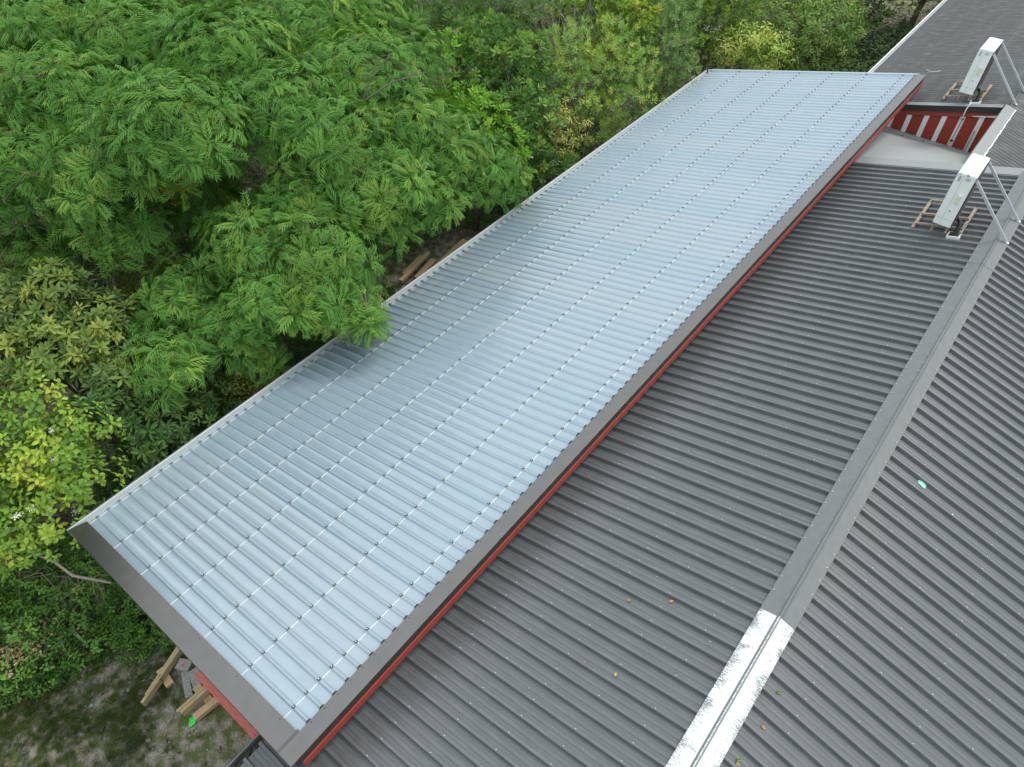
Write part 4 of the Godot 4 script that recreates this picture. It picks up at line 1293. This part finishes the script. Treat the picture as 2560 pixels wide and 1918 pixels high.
	plant("small_tree", "small tree with bronze-tinged pointed leaves among evergreens", "tree", Vector2(-9.0, -13.1), LB.maple, lance, [Color(0.291, 0.342, 0.098), Color(0.437, 0.461, 0.126), Color(0.600, 0.512, 0.196)], 18.0, 0.9, 0.8, 0.3, 231, 0.03, 1.0)
	plant("conifer", "dark fine-needled tree behind the evergreen shrubs", "tree", Vector2(-12.4, -14.2), LB.pine_dark, [whorl(21, 26, 0.1, 0.006, -0.2, 1.3, 0.0, 0.16, false), whorl(22, 26, 0.1, 0.006, -0.2, 1.3, 0.0, 0.16, false)], [Color(0.109, 0.188, 0.091), Color(0.146, 0.239, 0.098), Color(0.200, 0.290, 0.112)], 30.0, 0.9, 1.5, 0.4, 241, 0.1, 1.8)
	plant("evergreen_shrub", "dark leafy shrub behind the canopy's far end", "shrub", Vector2(-9.3, -20.6), LB.back_a, obov, [Color(0.127, 0.222, 0.070), Color(0.182, 0.290, 0.070), Color(0.364, 0.461, 0.084)], 20.0, 1.0, 1.2, 0.5, 251, 0.08, 1.0, "evergreen shrubs behind the canopy")
	plant("small_tree", "light green small tree with drooping lance leaves beyond the canopy", "tree", Vector2(-7.8, -20.8), LB.weeping, lance, [Color(0.273, 0.410, 0.084), Color(0.400, 0.529, 0.112), Color(0.600, 0.600, 0.140)], 20.0, 0.8, 1.3, 0.2, 261, 0.05, 0.9)
	plant("evergreen_shrub", "broad mid-green shrub next to the wire fence", "shrub", Vector2(-6.5, -23.2), LB.broad_bush, [lance[0], lance[1], obov[0]], [Color(0.146, 0.256, 0.070), Color(0.200, 0.325, 0.084), Color(0.328, 0.410, 0.112)], 20.0, 0.95, 1.25, 0.35, 271, 0.08, 0.9, "evergreen shrubs behind the canopy")
	# wood filling the slope farther back
	rng.seed = 300
	var far := [[-14.5, -17.5], [-12.3, -20.5], [-16.5, -13.8], [-19.0, -10.5], [-22.5, -8.0], [-11.0, -24.0], [-8.3, -27.0], [-15.5, -22.0], [-19.0, -17.5], [-23.5, -13.0], [-5.8, -31.0], [-10.0, -30.5], [-27.0, -9.0], [-14.5, -27.5], [-21.0, -23.0], [-26.5, -18.0], [-3.5, -37.0]]
	var kinds := [["olive green tree in the wood behind", [Color(0.127, 0.222, 0.070), Color(0.182, 0.290, 0.077), Color(0.309, 0.393, 0.084)]], ["deep green tree in the wood behind", [Color(0.100, 0.205, 0.070), Color(0.137, 0.265, 0.070), Color(0.200, 0.325, 0.077)]]]
	for i in far.size():
		var f: Array = far[i]
		var lb := []
		for k in 9:
			var a := rng.randf() * TAU
			var rad := rng.randf_range(0.2, 1.9)
			lb.append([f[0] + cos(a) * rad, rng.randf_range(1.6, 4.6) - rad * 0.3, f[1] + sin(a) * rad, rng.randf_range(0.8, 1.3)])
		lb.append([f[0], 1.2, f[1], 1.6])
		var kd: Array = kinds[i % 2]
		var sd := rng.randi_range(400, 90000)
		plant("wood_tree", kd[0], "tree", Vector2(f[0], f[1]), lb, [obov[i % 2], narrow[i % 2]], kd[1], 9.0, 0.95, 1.7, 0.5, sd, 0.12, 1.5, kd[0])
		rng.seed = 300 + i * 17 + 1
	# trees beside the frame that the flashing mirrors
	for f in [[-13.6, 0.6], [-14.6, 3.0], [-12.0, 3.9]]:
		var lb := []
		for k in 11:
			var a := rng.randf() * TAU
			lb.append([f[0] + cos(a) * rng.randf_range(0.2, 1.5), rng.randf_range(2.0, 6.0), f[1] + sin(a) * rng.randf_range(0.2, 1.3), rng.randf_range(0.8, 1.2)])
		plant("side_tree", "leafy tree to the side of the shrubs by the canopy", "tree", Vector2(f[0], f[1]), lb, spray, ash_cols, 14.0, 0.8, 1.3, 0.4, int(1000 + f[1] * 10), 0.12, 1.8, "trees to the side")

func bare_branch(t: Node3D, paths: Array) -> void:
	for p in paths:
		var st := mb()
		var q := []
		for v in p:
			q.append(v - t.position)
		tube(st, q, 0.018, 0.008, 6)
		rng.seed = int(q[0].x * 1000)
		for k in 5:
			var b: Vector3 = q[q.size() - 2].lerp(q[q.size() - 1], rng.randf())
			tube(st, [b, b + Vector3(rng.randfn() * 0.15, 0.1, rng.randfn() * 0.15), b + Vector3(rng.randfn() * 0.3, 0.16, rng.randfn() * 0.3)], 0.007, 0.003, 4)
		put(st, "bare_branch", M.bark, t)

func flowers(t: Node3D) -> void:
	rng.seed = 55
	var st := mb()
	for k in 9:
		var a := TAU * k / 9
		box(st, Vector3(cos(a) * 0.018 * (k % 3), 0.01 * (k % 2), sin(a) * 0.018 * (k % 3)), Vector3(0.012, 0.006, 0.012), Basis(Vector3(1, 1, 0).normalized(), a))
	var m := mesh_of(st)
	var places := []
	for p in [[-8.75, 2.75, -0.56], [-9.0, 2.95, -0.75], [-8.55, 2.4, 0.05], [-8.6, 2.35, 0.25], [-8.75, 2.35, 0.5], [-8.5, 2.3, -0.1], [-9.25, 2.95, 0.15], [-8.4, 2.05, -0.3], [-8.62, 2.2, 0.4], [-8.35, 1.9, 0.1]]:
		for k in 4:
			places.append(Transform3D(Basis(Vector3.UP, rng.randf() * TAU).scaled(Vector3.ONE * rng.randf_range(0.7, 1.3)), Vector3(p[0], p[1], p[2]) - t.position + Vector3(rng.randfn(), rng.randfn(), rng.randfn()) * 0.03))
	scatter(t, "flower_cluster", m, places, [], M.flower)

func undergrowth() -> void:
	# low leafy cover between the shrubs and the bare soil
	rng.seed = 71
	var g := [whorl(31, 7, 0.06, 0.03, 0.0, 0.8, 0.15, 0.06, false), whorl(32, 8, 0.05, 0.026, 0.0, 0.9, 0.15, 0.08, false)]
	var places := [[], []]
	var cols := [[], []]
	var edge := FastNoiseLite.new()
	edge.seed = 9
	edge.frequency = 0.8
	for i in 11000:
		var x := rng.randf_range(-9.6, -5.8)
		var z := rng.randf_range(-3.0, 2.6)
		# the leafy bank ends along a ragged line running from the barge to the near left
		var d := (-6.95 - x) - maxf(z, -0.3) * 0.42 + edge.get_noise_2d(x, z) * 0.5
		if d < 0.0 or (d < 0.35 and rng.randf() > d / 0.35):
			continue
		var y := minf(0.95, d * 0.75) * (1.0 - 0.85 * pow(rng.randf(), 1.6))
		var k := rng.randi() % 2
		places[k].append(Transform3D(Basis.from_euler(Vector3(rng.randfn() * 0.4, rng.randf() * TAU, rng.randfn() * 0.4)).scaled(Vector3.ONE * rng.randf_range(0.8, 1.5)), Vector3(x, y, z)))
		var c := Color(0.075, 0.18, 0.04).lerp(Color(0.16, 0.31, 0.055), pow(rng.randf(), 1.6))
		cols[k].append(c)
	var t := Node3D.new()
	t.name = "ground_cover"
	add_child(t)
	tag(t, "low leafy ground cover at the edge of the bare soil", "ground cover")
	kind(t, "stuff")
	for k in 2:
		scatter(t, "foliage", g[k], places[k], cols[k], M.leaf)
	# ivy bank by the far fence and dark ferny cover under the trees
	var ivy := Node3D.new()
	ivy.name = "ivy"
	add_child(ivy)
	tag(ivy, "dark ivy covering the bank below the wire fence", "ivy")
	kind(ivy, "stuff")
	var leafm := whorl(33, 6, 0.1, 0.08, -0.2, 0.5, 0.15, 0.1, true)
	var pl := []
	var cl := []
	for i in 2600:
		var x := rng.randf_range(-7.4, -4.2)
		var z := rng.randf_range(-30.0, -18.2)
		pl.append(Transform3D(Basis.from_euler(Vector3(rng.randfn() * 0.4, rng.randf() * TAU, rng.randfn() * 0.4)).scaled(Vector3.ONE * rng.randf_range(0.9, 1.6)), Vector3(x, clampf(0.35 + (-5.2 - x) * 0.25, 0.05, 1.0) * rng.randf_range(0.3, 1.2), z)))
		cl.append(Color(0.09, 0.17, 0.055).lerp(Color(0.12, 0.21, 0.06), rng.randf()))
	scatter(ivy, "foliage", leafm, pl, cl, M.leaf)
	var low := Node3D.new()
	low.name = "shade_plants"
	add_child(low)
	tag(low, "dark low plants in the shade between trees and canopy gutter", "ground cover")
	kind(low, "stuff")
	pl = []
	cl = []
	for i in 8000:
		var x := rng.randf_range(-15.5, -8.1)
		var z := rng.randf_range(-17.0, -2.5)
		if x > -10.6 and z < -8.0 and z > -10.9:
			continue
		pl.append(Transform3D(Basis.from_euler(Vector3(rng.randfn() * 0.4, rng.randf() * TAU, rng.randfn() * 0.4)).scaled(Vector3.ONE * rng.randf_range(0.8, 1.7)), Vector3(x, rng.randf_range(0.05, 0.55), z)))
		cl.append(Color(0.09, 0.19, 0.05).lerp(Color(0.13, 0.24, 0.06), rng.randf()))
	scatter(low, "foliage", whorl(34, 9, 0.11, 0.035, 0.1, 1.2, 0.25, 0.06, false), pl, cl, M.leaf)
	# short grass in patches on the soil
	var grass := Node3D.new()
	grass.name = "grass"
	add_child(grass)
	tag(grass, "thin patches of short grass on the trodden soil", "grass")
	kind(grass, "stuff")
	rng.seed = 72
	var gm := whorl(35, 9, 0.055, 0.006, 0.5, 1.4, 0.3, 0.0, false)
	pl = []
	cl = []
	edge.frequency = 0.9
	edge.seed = 14
	for i in 14000:
		var x := rng.randf_range(-8.0, -4.2)
		var z := rng.randf_range(-0.8, 2.8)
		var want := edge.get_noise_2d(x, z) + 0.28 - (x + 6.4) * 0.36
		if want < rng.randf() * 0.8:
			continue
		pl.append(Transform3D(Basis.from_euler(Vector3(rng.randfn() * 0.3, rng.randf() * TAU, rng.randfn() * 0.3)).scaled(Vector3.ONE * rng.randf_range(0.6, 1.3)), Vector3(x, 0.0, z)))
		cl.append(Color(0.08, 0.16, 0.035).lerp(Color(0.2, 0.23, 0.08), pow(rng.randf(), 1.5)))
	scatter(grass, "blades", gm, pl, cl, M.leaf)
	# stones and leaf litter
	var litter := Node3D.new()
	litter.name = "stones"
	add_child(litter)
	tag(litter, "small pale stones and clods scattered over the soil", "stones")
	kind(litter, "stuff")
	var st := mb()
	rock(st, Vector3.ZERO, Vector3(1, 0.6, 0.8), 0.25)
	var sm := mesh_of(st)
	pl = []
	for i in 1500:
		var s := 0.008 + 0.05 * pow(rng.randf(), 7.0)
		pl.append(Transform3D(Basis.from_euler(Vector3(rng.randf() * 0.4, rng.randf() * TAU, rng.randf() * 0.4)).scaled(Vector3.ONE * s), Vector3(rng.randf_range(-7.6, -4.2), rng.randf_range(-0.01, 0.005), rng.randf_range(-1.5, 2.6))))
	scatter(litter, "pebble", sm, pl, [], M.stone)
	var dry := Node3D.new()
	dry.name = "leaf_litter"
	add_child(dry)
	tag(dry, "dry brown and yellow leaves scattered on soil and undergrowth", "leaf litter")
	kind(dry, "stuff")
	var vm := mat(Color.WHITE, 0.8, 0.3)
	vm.vertex_color_use_as_albedo = true
	pl = []
	cl = []
	for i in 220:
		pl.append(Transform3D(Basis.from_euler(Vector3(rng.randfn() * 0.3, rng.randf() * TAU, rng.randfn() * 0.3)).scaled(Vector3.ONE * rng.randf_range(0.5, 1.2)), Vector3(rng.randf_range(-8.2, -4.4), rng.randf_range(0.005, 0.02), rng.randf_range(-1.2, 2.5))))
		cl.append(Color(0.12, 0.08, 0.05).lerp(Color(0.42, 0.34, 0.1), pow(rng.randf(), 2.5)))
	scatter(dry, "dry_leaf", flat_leaf(0.055, 0.03), pl, cl, vm)
	flax()
	dead_branch()

func flax() -> void:
	var t := thing("flax_plant", "flax plant with long grey-green strap leaves in the undergrowth", "plant", Vector3(-8.25, 0.1, 0.75))
	var m := mat(lin(0.13, 0.2, 0.1), 0.45)
	rng.seed = 83
	for i in 11:
		var a := i * 2.3 + 0.4
		var l := rng.randf_range(0.6, 0.95)
		var st := mb()
		st.set_smooth_group(0)
		var prev := []
		for k in 9:
			var f := k / 8.0
			var d := Vector3(cos(a), 0, sin(a))
			var p := d * l * f * 0.8 + Vector3(0, 0.62 * sin(f * 1.9) * 0.9 + 0.05 - 0.35 * f * f, 0)
			var w := 0.034 * (1.0 - pow(f, 3.0)) + 0.002
			var side := d.cross(Vector3.UP)
			var row := [p + side * w + Vector3(0, 0.012, 0), p, p - side * w + Vector3(0, 0.012, 0)]
			if k:
				quad(st, prev[0], prev[1], row[1], row[0])
				quad(st, prev[1], prev[2], row[2], row[1])
			prev = row
		put(st, "leaf", m, t)
	# dried cut branch with papery leaves
	var dt := thing("dead_branch", "cut branch with papery beige dead leaves beside the flax plant", "branch", Vector3(-8.2, 0.55, 1.35))
	var st2 := mb()
	for k in 5:
		tube(st2, [Vector3(0, 0, 0), Vector3(0.15 * k - 0.25, 0.06, 0.1 - 0.05 * k), Vector3(0.22 * k - 0.4, 0.0, 0.25 - 0.14 * k)], 0.008, 0.003, 5)
	put(st2, "twig", M.twig, dt)
	var places := []
	var cols := []
	for i in 230:
		places.append(Transform3D(Basis.from_euler(Vector3(rng.randfn() * 0.7, rng.randf() * TAU, rng.randfn() * 0.7)).scaled(Vector3.ONE * rng.randf_range(0.7, 1.3)), Vector3(rng.randfn() * 0.2, rng.randf_range(0.0, 0.12), rng.randfn() * 0.24)))
		cols.append(Color(0.45, 0.3, 0.17).lerp(Color(0.72, 0.56, 0.36), rng.randf()))
	var vm := mat(Color.WHITE, 0.8, 0.3)
	vm.vertex_color_use_as_albedo = true
	scatter(dt, "dry_leaf", flat_leaf(0.06, 0.04), places, cols, vm)

func dead_branch() -> void:
	var t := thing("dead_branch", "long bare pale branch lying across the leafy undergrowth", "branch", Vector3(-8.6, 1.1, 0.4))
	var o := -t.position
	var st := mb()
	tube(st, [Vector3(-9.3, 1.2, 1.05) + o, Vector3(-9.1, 1.24, 0.86) + o, Vector3(-8.81, 1.32, 0.41) + o, Vector3(-8.5, 1.26, 0.3) + o, Vector3(-8.14, 1.2, 0.25) + o, Vector3(-7.75, 1.0, -0.05) + o], 0.026, 0.018, 7)
	put(st, "bough", M.pale_twig, t)
	st = mb()
	rng.seed = 88
	for i in 26:
		var b := Vector3(-9.1, 1.24, 0.86).lerp(Vector3(-7.8, 1.05, 0.0), rng.randf()) + o
		var d := Vector3(rng.randfn(), -0.6, rng.randfn() + 0.7).normalized() * rng.randf_range(0.25, 0.6)
		tube(st, [b, b + d * 0.5 + Vector3(rng.randfn(), rng.randfn(), rng.randfn()) * 0.05, b + d], 0.006, 0.002, 4)
	put(st, "side_twigs", M.twig, t)
	# bare grey twigs among the evergreens
	var g := thing("bare_shrub", "leafless grey twiggy shrub among the evergreens", "shrub", Vector3(-11.0, 0, -15.9))
	st = mb()
	rng.seed = 89
	for i in 46:
		var a := rng.randf() * TAU
		var p0 := Vector3(rng.randfn() * 0.08, 0, rng.randfn() * 0.08)
		var p1 := p0 + Vector3(cos(a) * 0.25, 2.2, sin(a) * 0.25)
		var p2 := p1 + Vector3(cos(a) * rng.randf_range(0.2, 0.7), rng.randf_range(1.2, 2.2), sin(a) * rng.randf_range(0.2, 0.7))
		tube(st, [p0, p1, p1.lerp(p2, 0.5) + Vector3(rng.randfn(), 0, rng.randfn()) * 0.08, p2], 0.022, 0.006, 5)
		for k in 3:
			var q := p1.lerp(p2, rng.randf())
			tube(st, [q, q + Vector3(rng.randfn() * 0.25, rng.randf_range(0.1, 0.5), rng.randfn() * 0.25)], 0.008, 0.003, 4)
	put(st, "twigs", mat(lin(0.36, 0.33, 0.28), 0.9), g)

func fence(label: String, pts: Array, h: float, step: float, bars: bool) -> void:
	var a: Vector3 = pts[0]
	var t := thing("wire_fence", label, "fence", a)
	for i in pts.size():
		var st := mb()
		tube(st, [pts[i] - a + Vector3(0, -0.1, 0), pts[i] - a + Vector3(0, h + 0.1, 0)], 0.028, 0.028, 7)
		put(st, "post", M.wire, t)
	var rails := mb()
	var wires := mb()
	for i in pts.size() - 1:
		var p: Vector3 = pts[i] - a
		var q: Vector3 = pts[i + 1] - a
		for y in [h, h + 0.07, 0.1]:
			tube(rails, [p + Vector3(0, y, 0), q + Vector3(0, y, 0)], 0.012, 0.012, 5)
		var n := int((q - p).length() / step)
		for k in n:
			var c := p.lerp(q, float(k) / n)
			if bars:
				tube(wires, [c, c + Vector3(0, h, 0)], 0.006, 0.006, 4)
			else:
				var run := (q - p).normalized() * h * 0.55
				tube(wires, [c, c + Vector3(0, h, 0) + run], 0.0035, 0.0035, 3)
				tube(wires, [c + run, c + Vector3(0, h, 0)], 0.0035, 0.0035, 3)
	put(rails, "rail", M.wire, t)
	kind(put(wires, "mesh_wires", M.wire, t), "stuff")

func fences() -> void:
	fence("tall wire mesh fence above the ivy by the corrugated roof", [Vector3(-7.2, 0, -21.6), Vector3(-6.2, 0, -23.75), Vector3(-5.75, 0, -25.4), Vector3(-5.3, 0, -27.0), Vector3(-4.8, 0, -29.0)], 1.6, 0.12, false)
	fence("dark upright bar fence under the evergreens along the canopy gutter", [Vector3(-10.9, 0, -9.9), Vector3(-9.9, 0, -11.9), Vector3(-9.3, 0, -13.9), Vector3(-8.8, 0, -16.0)], 1.15, 0.11, true)
